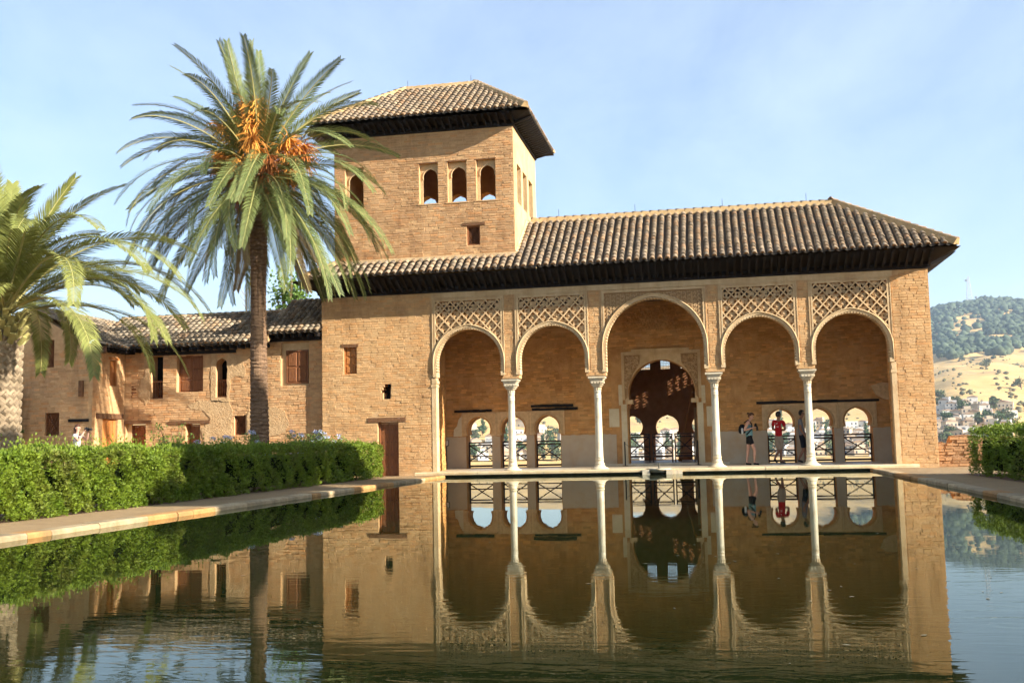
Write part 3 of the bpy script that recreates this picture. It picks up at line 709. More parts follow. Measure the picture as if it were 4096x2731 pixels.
for x0, x1, z in ((-7.57, -6.16, 2.26), (-4.66, -2.99, 2.25), (3.30, 7.40, 2.26), (-4.7, -3.15, 2.37)):
    w = MB(); n = 6
    for i in range(n):
        xa, xb = x0 + (x1 - x0) * i / n, x0 + (x1 - x0) * (i + 1) / n
        w.box(xa, xb, BY - .045 - rng.uniform(0, .01), BY, z - .04 + rng.uniform(-.008, .008), z + .045 + rng.uniform(-.012, .012))
    w.build('old_beam', WOOD_D, bw)
# big inner doorway: plaster arch, carved corners and frame
w = MB(); w.slab([(-1.26, 2.35), (-1.26, 4.12), (1.32, 4.12), (1.32, 2.35)] + [q for q in arch_pts(.03, 1.19, 2.72, 28, a0=-18, a1=198)], [], BY - .03, BY + .02); dsu = fixnormals(w.build('door_surround', PLASTER, bw))
for s_ in (-1, 1):
    w = MB(); cx_ = .03 + s_ * 1.29
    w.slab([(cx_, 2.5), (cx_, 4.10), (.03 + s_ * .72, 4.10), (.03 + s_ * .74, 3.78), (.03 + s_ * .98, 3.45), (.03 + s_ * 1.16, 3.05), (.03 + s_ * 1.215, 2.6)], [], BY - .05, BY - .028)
    fixnormals(w.build('carved_corner', STUCCO_D, dsu)); cv = MB()
    for k in range(170):
        x = .03 + s_ * rng.uniform(.8, 1.27); z = rng.uniform(2.7, 4.05)
        if (x - .03) ** 2 + (z - 2.72) ** 2 < 1.27 ** 2: continue
        ph = rng.uniform(0, 6.28); cv.tube([(x + (.01 + .008 * a_) * math.cos(ph + a_ * .9), BY - .056, z + (.01 + .008 * a_) * math.sin(ph + a_ * .9)) for a_ in range(6)], .011, 4, False)
    tag(cv.build('carved_scrolls', STUCCO, dsu), kind='stuff')
w = MB()
for q0, q1, y in ((1.30, 1.345, BY - .06), (1.345, 1.40, BY - .04)):
    w.slab([(.03 - q1, 2.505), (.03 - q1, 4.12 + q1 - 1.30), (.03 + q1, 4.12 + q1 - 1.30), (.03 + q1, 2.505), (.03 + q0, 2.505), (.03 + q0, 4.12 + q0 - 1.30), (.03 - q0, 4.12 + q0 - 1.30), (.03 - q0, 2.505)], [], y, BY + .02)
fixnormals(w.build('door_frame', PLASTER, dsu))
w = MB(); w.box(-1.0, 1.05, BY - .07, BY, 4.20, 4.30); w.build('door_ledge', PLASTER, dsu)
for x0, x1, s_ in ((-1.42, -1.22, -1), (1.26, 1.47, 1)):
    w = MB(); w.slab(rect(x0, x1, ZB, 2.35), [], BY - .04, BY + .02); jb = w.build('door_jamb', PLASTER_W, bw)
    w = MB(); w.box(.03 + s_ * 1.12 - .09, .03 + s_ * 1.12 + .09, BY - .05, BY + .5, 2.36, 2.50); w.build('door_impost', PLASTER, bw)
# carved stucco on the wall above
cv = MB()
for iz in range(14):
    for ix in range(34):
        x = -1.25 + ix * .082 + (iz % 2) * .04; z = 5.0 + iz * .062
        if rng.random() < .12 or x > .95 + .3 * math.sin(iz): continue
        ph = (ix + iz) % 4 * math.pi / 2
        cv.tube([(x + (.008 + .006 * a_) * math.cos(ph + a_ * .9), BY - .012, z + (.008 + .006 * a_) * math.sin(ph + a_ * .9)) for a_ in range(6)], .012, 4, False)
tag(cv.build('carved_scrolls', BRICK_IN, bw), kind='stuff')
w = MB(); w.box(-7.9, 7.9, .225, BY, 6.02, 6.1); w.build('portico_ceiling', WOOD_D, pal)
# carved stump of a lost arch at the right end of the portico
w = MB(); w.slab([(7.15, 2.75), (7.30, 2.42), (7.55, 2.28), (7.9, 2.22), (7.9, 2.80), (7.5, 2.85)], [], BY - .16, BY + .01); ac = fixnormals(w.build('arch_stump', STUCCO, bw))
cv = MB()
for k in range(26):
    x, z = rng.uniform(7.4, 7.82), rng.uniform(2.36, 2.76); ph = rng.uniform(0, 6.28)
    cv.tube([(x + (.01 + .009 * a_) * math.cos(ph + a_ * .9), BY - .165, z + (.01 + .009 * a_) * math.sin(ph + a_ * .9)) for a_ in range(6)], .012, 4, False)
tag(cv.build('carved_scrolls', STUCCO, ac), kind='stuff')

# belvedere room behind the inner doorway
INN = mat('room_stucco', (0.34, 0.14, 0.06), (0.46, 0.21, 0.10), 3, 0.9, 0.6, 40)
RY = 8.4; rz = 0.24
rh = [opening(-.04, .50, .46, 1.30, 1.56, rz + .01), opening(-1.44, .44, .42, 1.30, 1.60, rz + .01), opening(1.36, .44, .42, 1.30, 1.60, rz + .01)]
lat = [rect(x - .19, x + .19, 3.90, 4.42) for x in (-.84, -.04, .76)]
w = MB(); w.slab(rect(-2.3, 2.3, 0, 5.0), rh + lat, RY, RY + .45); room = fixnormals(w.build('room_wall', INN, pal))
w = MB(); w.box(-2.6, -2.3, 4.02, RY + .45, 0, 5.0); w.slab(rect(4.02, RY + .45, 0, 5.0), [rect(7.0, 7.4, 3.85, 4.5), rect(7.62, 8.02, 3.85, 4.5)], 2.3, 2.5, t=lambda u, y, z: (y, u, z)); fixnormals(w.build('room_side', INN, pal))
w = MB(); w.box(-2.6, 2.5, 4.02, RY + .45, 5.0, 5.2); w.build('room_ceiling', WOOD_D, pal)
w = MB(); w.box(-2.3, 2.3, BY - .05, RY + .45, 0, rz); w.build('room_floor', MARBLE, pal)
w = MB()
for i in range(5): w.box(-2.28, 2.28, RY - .02 - .008 * (i % 2), RY, 2.55 + i * .22, 2.55 + i * .22 + (.03 if i % 2 else .10))
w.build('room_band', INN, room)
for xc in (-.84, -.04, .76):
    w = MB()
    for i in range(6):
        for j in range(8):
            cx_, cz_ = xc - .19 + (i + .5) * .38 / 6, 3.9 + (j + .5) * .52 / 8; n = 6; r_ = .034
            for a_ in range(n):
                t0, t1 = 2 * math.pi * a_ / n, 2 * math.pi * (a_ + 1) / n
                w.beam((cx_ + r_ * math.cos(t0), RY + .2, cz_ + r_ * math.sin(t0)), (cx_ + r_ * math.cos(t1), RY + .2, cz_ + r_ * math.sin(t1)), .012, .03, (0, 1, 0))
    w.build('window_lattice', PLASTER, room)
for yc in (7.2, 7.82):
    w = MB()
    for i in range(5): w.box(2.38, 2.42, yc - .2 + .4 * i / 4 - .02, yc - .2 + .4 * i / 4 + .02, 3.85, 4.5)
    for i in range(7): w.box(2.375, 2.425, yc - .2, yc + .2, 3.85 + .65 * i / 6 - .02, 3.85 + .65 * i / 6 + .02)
    w.build('window_lattice', PLASTER, room)
w = MB(); w.box(1.05, 1.22, 7.9, 8.05, rz, 2.3); w.build('carved_post', STUCCO, room)

# marble platform: front slabs and floor
x = -7.85; xs = []
while x < 7.5: xs.append(x); x += rng.uniform(.95, 1.35)
xs.append(7.82)
plat = MB(); plat.box(-7.80, 7.80, -.55, BY + .02, 0.045, ZB - .012); pf = plat.build('platform', MARBLE, pal)
for a, b in zip(xs, xs[1:]):
    if a < .0 < b: pass
    w = MB(); c = .02; z1 = ZB + rng.uniform(-.002, .002); y0 = -.97 + rng.uniform(-.008, .008); prof = [(y0 + .02, .055), (y0, .075), (y0, z1 - c), (y0 + c, z1), (-.56, z1), (-.56, .055)]
    w.add([(a + .003, py, pz) for py, pz in prof] + [(b - .003, py, pz) for py, pz in prof], [(i, (i + 1) % 6, 6 + (i + 1) % 6, 6 + i) for i in range(6)] + [(5, 4, 3, 2, 1, 0), (6, 7, 8, 9, 10, 11)])
    fixnormals(w.build('marble_slab', MARBLE_SUNLIT, pf))
for j, (ya, yb) in enumerate(((-.55, .1), (.1, .75), (.75, 1.4), (1.4, 2.05), (2.05, 2.7), (2.7, BY))):
    x = -7.80 + (.35 if j % 2 else 0); last = -7.80
    while last < 7.79:
        x = min(last + rng.uniform(.9, 1.2), 7.80)
        w = MB(); w.box(last + .004, x - .004, ya + .004, yb - .004, ZB - .03, ZB + rng.uniform(-.0015, .0015)); w.build('paving_slab', MARBLE, pf); last = x

# eaves and roof
EY, EZ = -1.09, 6.74
XEL, XER = -11.75, 9.25
rfl = MB(); ridge_y, ridge_z = 2.055, 8.87; sl_v = Vector((0, ridge_y - EY, ridge_z - EZ)); SLEN = sl_v.length
RL = -4.2
P = lambda *a: tuple(a)
TY = -0.2
def zr(y): return EZ + (y - EY) * (ridge_z - EZ) / (ridge_y - EY)
rfl.add([(XEL, EY, EZ), (XER, EY, EZ), (6.09, ridge_y, ridge_z), (-4.47, ridge_y, ridge_z), (-4.47, TY, zr(TY)), (XEL + .9, TY, zr(TY))], [(0, 1, 2, 3, 4, 5)])
rfl.add([(XER, EY, EZ), (XER, 5.2, EZ), (6.09, ridge_y, ridge_z)], [(0, 1, 2)])
rfl.add([(-4.47, 5.2, EZ), (XER, 5.2, EZ), (6.09, ridge_y, ridge_z), (-4.47, ridge_y, ridge_z)], [(3, 2, 1, 0)])
rfl.add([(XEL, EY, EZ), (XEL + .9, TY, zr(TY)), (XEL + .9, 4, zr(TY)), (XEL, 4, EZ)], [(0, 1, 2, 3)])
roof = rfl.build('roof', PAN, pal)
def slen(u):
    x = XEL + u; m_ = SLEN
    if x > 6.09: m_ = SLEN * (XER - x) / (XER - 6.09)
    if x < -4.47: m_ = min(m_, SLEN * (TY - EY) / (ridge_y - EY) - .03)
    if x < XEL + .9: m_ = min(m_, SLEN * (x - XEL) / (ridge_y - EY))
    return max(0, m_ - .08)
roof_face((XEL, EY, EZ), (1, 0, 0), sl_v, XER - XEL, slen, TILE, roof)
roof_face((XER, EY, EZ), (0, 1, 0), (6.09 - XER, 0, ridge_z - EZ), 5.2 - EY, lambda u: max(0, 3.8 * (1 - abs(u - 3.145) / 3.145) - .1), TILE, roof, nsingle=0)
ridge_row((-4.3, ridge_y, ridge_z - .02), (6.15, ridge_y, ridge_z - .02), TILE, roof, .16)
ridge_row((XER - .02, EY + .02, EZ + .03), (6.09, ridge_y, ridge_z), TILE, roof, .15)
ridge_row((XER, 5.2, EZ + .03), (6.09, ridge_y, ridge_z), TILE, roof, .15)
ridge_row((XEL + .02, EY + .02, EZ + .03), (XEL + .9, TY, zr(TY)), TILE, roof, .10)
w = MB(); w.box(XEL + .85, -4.45, TY - .10, TY, zr(TY) - .10, zr(TY) + .07);
w.add([(-4.47, TY, zr(TY) - .02), (-4.36, TY, zr(TY) - .02), (-4.36, ridge_y, ridge_z - .02), (-4.47, ridge_y, ridge_z - .02), (-4.47, TY, zr(TY) + .12), (-4.36, TY, zr(TY) + .08), (-4.36, ridge_y, ridge_z + .08), (-4.47, ridge_y, ridge_z + .12)], [(0, 3, 2, 1), (4, 5, 6, 7), (0, 1, 5, 4), (1, 2, 6, 5), (2, 3, 7, 6), (3, 0, 4, 7)])
w.build('roof_flashing', PLASTER, roof)
def eaves(x0, x1, y0, y1, wz, ez, oh, parent, sp=.225, dz=.07):
    """dark timber under an overhanging roof: soffit boards, wall beam and every rafter, on all four sides"""
    s = MB(); o = oh - .05
    a = [(x0, y0, wz + .16), (x1, y0, wz + .16), (x1, y1, wz + .16), (x0, y1, wz + .16)]; b = [(x0 - o, y0 - o, ez - .02), (x1 + o, y0 - o, ez - .02), (x1 + o, y1 + o, ez - .02), (x0 - o, y1 + o, ez - .02)]
    s.add(a + b, [(0, 4, 5, 1), (1, 5, 6, 2), (2, 6, 7, 3), (3, 7, 4, 0)])
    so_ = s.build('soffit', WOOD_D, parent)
    s = MB()
    for q, e_ in ((.05, .0), (.11, .10)): s.slab([(x0 - q, y0 - q), (x1 + q, y0 - q), (x1 + q, y1 + q), (x0 - q, y1 + q)], [[(x0 + .05, y0 + .05), (x0 + .05, y1 - .05), (x1 - .05, y1 - .05), (x1 - .05, y0 + .05)]], wz + e_, wz + e_ + .098, t=lambda u, y, z: (u, z, y))
    fixnormals(s.build('wall_beam', WOOD_D, so_))
    me = bpy.data.meshes.new('rafter'); t = MB(); slope = (ez - .02 - wz - .16) / o
    prof = [(0.0, -.01), (0, -.11), (-o * .55, -.105 + slope * o * .55), (-o * .9, -.07 + slope * o * .9), (-o - .01, -.02 + slope * o), (-o - .01, .0 + slope * o)]
    t.add([(-.04, py, pz) for py, pz in prof] + [(.04, py, pz) for py, pz in prof], [(i, (i + 1) % 6, 6 + (i + 1) % 6, 6 + i) for i in range(6)] + [(5, 4, 3, 2, 1, 0), (6, 7, 8, 9, 10, 11)])
    me.from_pydata(t.v, [], t.f); me.materials.append(WOOD_D)
    def row(p, q, rz_):
        p, q = Vector(p), Vector(q); n = int((q - p).length / sp)
        for i in range(n + 1):
            r_ = bpy.data.objects.new('rafter', me); r_.location = p.lerp(q, i / n); r_.location.z = wz + .15; r_.rotation_euler = (0, 0, rz_); COL.objects.link(r_); par(r_, parent if parent.type != 'EMPTY' else so_)
    row((x0 - .02, y0, 0), (x1 + .02, y0, 0), 0); row((x1, y0, 0), (x1, y1, 0), math.pi / 2)
eaves(XL, XR, FY, 4.2, 6.172, 6.70, .88, pal)
w = MB(); w.box(XL, XR, 4.02, 4.2, 0, 6.2); w.box(-7.95, XL, .2, 4.1, 0, 6.17); w.build('rear_wall', MORTAR, pal) if False else None
# small spikes of the lightning line on the ridge
for x in (-3.3, -.6, 2.4, 5.2):
    w = MB(); w.tube([(x, ridge_y, ridge_z + .15), (x, ridge_y, ridge_z + .42)], .008, 5); w.build('ridge_spike', IRON, roof)

# shuttered window, door and lintels of the blank left wall
def panel_shutter(x0, x1, z0, z1, y, parent, m, cols=2, rows=3, name='shutter'):
    f = MB(); t = .045; f.slab(rect(x0, x1, z0, z1), [rect(x0 + t, x1 - t, z0 + t, z1 - t)], y - .03, y + .03); fr = fixnormals(f.build(name + '_frame', m, parent))
    b = MB(); b.box(x0 + t * .9, x1 - t * .9, y + .0, y + .02, z0 + t * .9, z1 - t * .9); lf = b.build('leaf', m, fr)
    iw, ih = (x1 - x0 - 2 * t) / cols, (z1 - z0 - 2 * t) / rows
    for i in range(cols):
        for j in range(rows):
            p_ = MB(); a, c_ = x0 + t + i * iw + .02, z0 + t + j * ih + .02; d = .025
            a2, c2 = a + iw - .04, c_ + ih - .04
            p_.add([(a, y, c_), (a2, y, c_), (a2, y, c2), (a, y, c2), (a + d, y - .018, c_ + d), (a2 - d, y - .018, c_ + d), (a2 - d, y - .018, c2 - d), (a + d, y - .018, c2 - d)], [(4, 5, 6, 7), (0, 1, 5, 4), (1, 2, 6, 5), (2, 3, 7, 6), (3, 0, 4, 7)])
            p_.build('panel', m, fr)
    return fr
panel_shutter(WIN[0], WIN[1], WIN[2], WIN[3], FY + .10, pal, WOOD_O)
w = MB(); w.box(-10.63, -10.02, FY - .02, FY + .2, 4.445, 4.55); w.build('lintel', WOOD_L, pal)
def plank_door(x0, x1, z0, z1, y, parent, m, n=4):
    f = MB(); t = .05; f.slab([(x0, z0), (x0, z1), (x1, z1), (x1, z0), (x1 - t, z0), (x1 - t, z1 - t), (x0 + t, z1 - t), (x0 + t, z0)], [], y - .05, y + .05); fr = fixnormals(f.build('door', m, parent))
    for i in range(n):
        a, b = x0 + t + (x1 - x0 - 2 * t) * i / n, x0 + t + (x1 - x0 - 2 * t) * (i + 1) / n
        p_ = MB(); p_.box(a + .004, b - .004, y - rng.uniform(.0, .008), y + .04, z0 + .01, z1 - t - .004); p_.build('plank', m, fr)
    w = MB()
    for q in range(4):
        for k in range(n): w.lathe([(.012, 0), (.008, .01)], (0, 0, 0), 6) if False else w.box(x0 + t + (x1 - x0 - 2 * t) * (k + .5) / n - .012, x0 + t + (x1 - x0 - 2 * t) * (k + .5) / n + .012, y - .02, y, z0 + .3 + q * .42, z0 + .324 + q * .42)
    w.build('studs', IRON, fr)
    return fr
plank_door(DOOR[0] + .01, DOOR[1] - .01, .03, DOOR[3] - .01, FY + .16, pal, WOOD, 4)
w = MB(); w.box(-9.69, -8.37, FY - .03, FY + .2, 1.865, 2.01); w.build('lintel', WOOD_L, pal)
# ================================================================== the tower
tow = thing('tower', 'square brick lookout tower with three arched windows rising behind the portico roof', 'tower', (-7.66, 2.06, 6.0))
TX0, TX1, TY1, TZ0, TZ1 = -10.85, -4.48, 4.32, 6.6, 11.75
TWIN = [(-7.78, -7.12), (-6.775, -6.115), (-5.775, -5.11), (-10.45, -9.79)]
SWIN = [(.45, 1.24), (1.59, 2.38), (2.77, 3.60)]
LOWW = (-6.14, -5.685, 7.74, 8.41)
TF = TY + .012
w = MB(); w.slab(rect(TX0, TX1, TZ0, TZ1), [rect(a, b, 9.26, 10.67) for a, b in TWIN] + [rect(*LOWW)], TF, TF + .45); tfw = fixnormals(w.build('front_wall', MORTAR, tow))
def iv_t(z):
    cuts = []
    if 9.22 < z < 10.69: cuts += TWIN
    if LOWW[2] < z < LOWW[3] + .1: cuts.append((LOWW[0] - (.15 if z > LOWW[3] else 0), LOWW[1] + (.17 if z > LOWW[3] else 0)))
    return minus(TX0 + .01, TX1 - .005, cuts)
lay(courses(iv_t, 7.3, 11.72, ch=.083, L=(.21, .31), skip=.03), lambda u, z: (u, TF + .001, z), 0, BRICK_T, tfw, 300, proud=(.005, .014), key=lambda b: -(b[1] - b[0]) - (.2 if b[0] > -9 else 0))
TPL = mat('tower_plaster', (0.46, 0.33, 0.19), (0.55, 0.42, 0.26), 3, 0.95, 0.5, 30, c3=(0.40, 0.27, 0.15), s3=1.1)
w = MB(); w.slab(rect(TF + .455, TY1, TZ0, TZ1), [rect(a, b, 9.27, 10.63) for a, b in SWIN], TX1 - .004, TX1 - .45, t=lambda u, y, z: (y, u, z)); w.add([(TX1 - .003, TF - .002, TZ0), (TX1 - .003, TF + .455, TZ0), (TX1 - .003, TF + .455, TZ1), (TX1 - .003, TF - .002, TZ1)], [(0, 1, 2, 3)])
tsw = fixnormals(w.build('side_wall', TPL, tow))
w = MB(); w.box(TX0, TX0 + .45, TF + .455, TY1, TZ0, TZ1); w.slab(rect(TX0 + .46, TX1 - .46, TZ0, TZ1), [opening(x, .35, .34, 9.95, 10.18, 9.3) for x in (-8.6, -7.42, -6.28)], TY1 - .45, TY1); fixnormals(w.build('rear_wall', MORTAR_IN, tow))
w = MB(); w.box(TX0 + .45, TX1 - .45, TF + .46, TY1 - .45, 8.9, 9.0); w.build('upper_floor', MORTAR_IN, tow)
w = MB(); w.box(TX0 + .1, TX1 - .1, TF + .1, TY1 - .1, 11.6, 11.7); w.build('upper_ceiling', WOOD_D, tow)
for a, b in TWIN:
    c = (a + b) / 2; hw = (b - a) / 2 - .004
    # recessed stucco panel with a small horseshoe opening
    op = opening(c + .03, .262, .265, 10.14, 10.22, 9.28)
    w = MB(); w.slab([(c - hw, 9.265), (c - hw, 10.665), (c + hw, 10.665), (c + hw, 9.265)] if False else [(c - hw, 9.262), (c - hw, 10.668), (c + hw, 10.668), (c + hw, 9.262)], [op], TF + .14, TF + .22)
    wi = fixnormals(w.build('window', STUCCO, tow))
    w = MB(); w.tube([(px, TF + .13, pz) for px, pz in op[1:-1]], .022, 5); w.build('window_bead', STUCCO, wi, True)
    w = MB(); w.box(a - .06, b + .06, TF - .03, TF + .14, 9.215, 9.258); w.build('sill', MORTAR, wi)
    w = MB(); w.box(a - .03, b + .03, TF - .02, TF + .1, 10.672, 10.70); w.build('head_board', WOOD_L, wi)
for a, b in SWIN:
    c = (a + b) / 2; op = opening(c, .31, .31, 10.0, 10.2, 9.29)
    w = MB(); w.slab([(a + .004, 9.274), (a + .004, 10.626), (b - .004, 10.626), (b - .004, 9.274)], [op], TX1 - .22, TX1 - .30, t=lambda u, y, z: (y, u, z)); fixnormals(w.build('window', PLASTER, tow))
w = MB(); t_ = .05; w.slab(rect(*LOWW), [rect(LOWW[0] + t_, LOWW[1] - t_, LOWW[2] + t_, LOWW[3] - t_)], TF + .05, TF + .12); lwf = fixnormals(w.build('low_window', WOOD, tow))
w = MB(); w.box(LOWW[0], LOWW[1], TF + .3, TF + .32, LOWW[2], LOWW[3]); w.build('dark_room', WOOD_D, lwf)
w = MB()
for i in range(9):
    u = i / 9; ww, hh = LOWW[1] - LOWW[0], LOWW[3] - LOWW[2]
    for x0, z0, x1, z1 in ((0, u, 1 - u, 1), (u, 0, 1, 1 - u), (0, 1 - u, 1 - u, 0), (u, 1, 1, u)):
        w.beam((LOWW[0] + x0 * ww, TF + .10, LOWW[2] + z0 * hh), (LOWW[0] + x1 * ww, TF + .10, LOWW[2] + z1 * hh), .012, .012, (0, 1, 0))
w.build('lattice', WOOD, lwf)
w = MB(); w.box(-6.285, -5.515, TF - .03, TF + .1, 8.415, 8.51); w.build('lintel', WOOD_L, tow)
ex0, ex1, ey0, ey1, ez = -11.42, -3.88, -1.0, 4.97, 12.13
rY, rZ, rX0, rX1 = 2.03, 14.12, -8.88, -6.20
w = MB(); w.add([(ex0, ey0, ez), (ex1, ey0, ez), (ex1, ey1, ez), (ex0, ey1, ez), (rX0, rY, rZ), (rX1, rY, rZ)], [(0, 1, 5, 4), (1, 2, 5), (2, 3, 4, 5), (3, 0, 4)])
trf = w.build('roof', PAN, tow)
sv = Vector((0, rY - ey0, rZ - ez)); SL2 = sv.length
def slen2(u):
    x = ex0 + u
    return max(0, min(SL2, SL2 * (x - ex0) / (rX0 - ex0), SL2 * (ex1 - x) / (ex1 - rX1)) - .08)
roof_face((ex0, ey0, ez), (1, 0, 0), sv, ex1 - ex0, slen2, TILE, trf, pitch=.235)
sv3 = Vector((rX1 - ex1, 0, rZ - ez)); hy = (ey1 - ey0) / 2
roof_face((ex1, ey0, ez), (0, 1, 0), sv3, ey1 - ey0, lambda u: max(0, sv3.length * (1 - abs(u - hy) / hy) - .08), TILE, trf, pitch=.235, nsingle=0)
roof_face((ex0, ey0, ez), (0, 1, 0), (rX0 - ex0, 0, rZ - ez), ey1 - ey0, lambda u: max(0, sv3.length * (1 - abs(u - hy) / hy) - .08), TILE, trf, pitch=.235, nsingle=0)
for a in ((rX0, rX1),): ridge_row((rX1, rY, rZ - .02), (rX0, rY, rZ - .02), TILE, trf, .12)
for cx_, cy_, rx in ((ex0, ey0, rX0), (ex1, ey0, rX1), (ex1, ey1, rX1)): ridge_row((cx_, cy_, ez + .03), (rx, rY, rZ), TILE, trf, .12)
eaves(TX0, TX1, TF, TY1, 11.752, 12.08, .70, tow, sp=.235)
for x in (-8.8, -6.4):
    w = MB(); w.tube([(x, rY, rZ + .1), (x, rY, rZ + .35)], .008, 5); w.build('ridge_spike', IRON, trf)

# ================================================================== the old houses on the left
hou = thing('house', 'low brick and plaster house with shuttered windows joined to the palace side', 'house', (-15, 2, 0))
HY = 0.0; HX0, HX1 = -18.88, -11.34
HO = dict(win=(-12.79, -11.97, 3.28, 4.43), bw=(-16.87, -15.86, 3.09, 4.42), lf=(-17.89, -17.40, 2.91, 4.43), d2=(-18.70, -18.05, .0, 2.03), d3=(-16.51, -15.96, .0, 1.98), sw=(-14.67, -14.24, 1.55, 2.25))
harch = opening(-15.15, .215, .225, 3.95, 4.02, 2.89)
recess = rect(-12.93, -11.89, 3.19, 4.72)
hp = (-17.06, -16.87)
w = MB(); w.slab(rect(-19.3, HX1, 0, 5.0), [recess, rect(*HO['bw']), rect(*HO['lf']), rect(HX0 + .03, HO['d2'][1], .02, 2.03), rect(HO['d3'][0], HO['d3'][1], .02, 1.98), rect(*HO['sw']), harch], HY + .012, HY + .5)
hfw = fixnormals(w.build('front_wall', MORTAR, hou))
patches = [[(-15.55, 2.75), (-15.55, 4.45), (-15.36, 4.45), (-15.36, 2.86), (-14.93, 2.86), (-14.93, 4.40), (-14.75, 4.42), (-14.35, 4.20), (-14.22, 3.75), (-14.30, 3.55), (-14.6, 3.62), (-14.80, 3.5), (-14.86, 2.70)],
           [(-16.45, 2.62), (-16.0, 2.80), (-15.4, 2.78), (-14.85, 2.72), (-14.72, 2.4), (-14.78, 1.9), (-14.70, 1.3), (-15.75, 1.2), (-15.9, 1.75), (-15.55, 2.15), (-15.85, 2.45), (-16.3, 2.5)],
           [(-18.35, 3.0), (-18.25, 3.6), (-18.1, 3.7), (-18.15, 4.35), (-17.92, 4.40), (-17.92, 2.78), (-18.05, 2.7), (-18.12, 2.85)],
           [(-13.9, 1.25), (-13.55, 1.4), (-12.75, 1.6), (-12.62, 1.95), (-12.8, 2.35), (-13.1, 2.5), (-13.9, 2.4)],
           [(-14.15, 2.3), (-13.75, 2.6), (-13.7, 1.7), (-14.2, 1.5)]]
def in_poly(x, z, p):
    c = False
    for i in range(len(p)):
        (x0, z0), (x1, z1) = p[i], p[i - 1]
        if (z0 > z) != (z1 > z) and x < (x1 - x0) * (z - z0) / (z1 - z0) + x0: c = not c
    return c
def iv_h(z):
    cuts = [(v[0], v[1]) for v in HO.values() if v[2] < z < v[3]]
    if 3.19 < z < 4.72: cuts.append((-12.94, -11.88))
    if 2.88 < z < 4.28: cuts.append((-15.40, -14.91))
    if z < 2.03: cuts.append((-19, -18.05))
    if 2.0 < z < 2.17: cuts += [(-19.1, -17.84), (-17.13, -15.57)]
    return minus(HX0 + .01, HX1 - .02, cuts)
hb = [b for b in courses(iv_h, .12, 4.75, ch=.084, L=(.2, .33), skip=.04) if not any(in_poly((b[0] + b[1]) / 2, (b[2] + b[3]) / 2, p) for p in patches)]
lay(hb, lambda u, z: (u, HY + .013, z), 0, BRICK_H, hfw, 300, proud=(.008, .019), key=lambda b: -(b[1] - b[0]) if b[2] > 1.2 else 1)
for p in patches:
    n = []
    for i in range(len(p)):
        (x0, z0), (x1, z1) = p[i], p[(i + 1) % len(p)]
        n.append((x0, z0)); k_ = max(2, int(math.hypot(x1 - x0, z1 - z0) / .09)); n += [(x0 + (x1 - x0) * q_ / k_ + rng.uniform(-.025, .025), z0 + (z1 - z0) * q_ / k_ + rng.uniform(-.025, .025)) for q_ in range(1, k_)]
    w = MB(); w.slab(n, [], HY - .016, HY + .02); fixnormals(w.build('plaster_patch', PLASTER_H, hfw))
# recessed framed shutter, plaster reveal
w = MB(); w.slab([(-12.925, 3.195), (-12.925, 4.715), (-11.895, 4.715), (-11.895, 3.195)], [rect(-12.75, -11.95, 3.29, 4.44)], HY + .10, HY + .16); fixnormals(w.build('window_reveal', PLASTER, hou))
panel_shutter(-12.76, -11.94, 3.28, 4.45, HY + .09, hou, WOOD, 2, 2, 'window')
panel_shutter(HO['bw'][0] + .005, HO['bw'][1] - .005, HO['bw'][2], HO['bw'][3], HY + .22, hou, WOOD, 2, 3, 'large_shutter')
for x0, x1, z0, z1 in ((-17.885, -17.405, 2.915, 3.55), (-15.36, -14.945, 2.90, 3.52)):
    w = MB(); w.box(x0, x1, HY + .17, HY + .22, z1 - .05, z1); w.box(x0, x1, HY + .17, HY + .22, z0, z0 + .05); bal = w.build('balustrade', WOOD, hou)
    n = 6
    for i in range(n):
        x = x0 + (x1 - x0) * (i + .5) / n; w = MB(); w.lathe([(.014, 0), (.02, .1), (.026, .2), (.016, .3), (.026, .4), (.014, z1 - z0 - .1)], (x, HY + .195, z0 + .05), 6); w.build('baluster', WOOD, bal, True)
w = MB(); w.box(-18.4, -14.6, HY + .9, HY + 1.0, 2.7, 4.6); w.build('dark_room', WOOD_D, hou)
w = MB(); w.box(HX0 + .01, HX1, .5, 3.0, 0, 4.6); w.build('rear_wall', MORTAR_IN, hou) if False else None
for x0, x1 in ((HO['d2'][0], HO['d2'][1]), (HO['d3'][0], HO['d3'][1])): plank_door(x0 + .01, x1 - .01, .03, 2.0 if x0 < -18 else 1.96, HY + .24, hou, WOOD, 4)
w = MB(); w.slab(rect(-18.84, -18.69, .03, 2.02), [], HY + .16, HY + .2); w.build('door_reveal', PLASTER, hou)
t_ = HO['sw']; w = MB(); w.slab(rect(*t_), [rect(t_[0] + .03, t_[1] - .03, t_[2] + .03, t_[3] - .03)], HY + .10, HY + .15); gr = fixnormals(w.build('grille', WOOD, hou)); w = MB()
for i in range(8):
    u = i / 8; ww, hh = t_[1] - t_[0], t_[3] - t_[2]
    for a0, b0, a1, b1 in ((0, u, 1 - u, 1), (u, 0, 1, 1 - u), (0, 1 - u, 1 - u, 0), (u, 1, 1, u)): w.beam((t_[0] + a0 * ww, HY + .13, t_[2] + b0 * hh), (t_[0] + a1 * ww, HY + .13, t_[2] + b1 * hh), .014, .014, (0, 1, 0))
w.build('lattice', WOOD, gr)
w = MB(); w.box(t_[0], t_[1], HY + .4, HY + .42, t_[2], t_[3]); w.build('dark_room', WOOD_D, gr)
for x0, x1, z0, z1 in ((-18.87, -17.84, 2.035, 2.155), (-17.13, -15.57, 1.985, 2.105), (-18.1, -14.6, 4.44, 4.56)):
    w = MB(); w.box(x0, x1, HY - .04, HY + .2, z0, z1); w.build('lintel', WOOD_L if z0 < 4 else WOOD_D, hou)
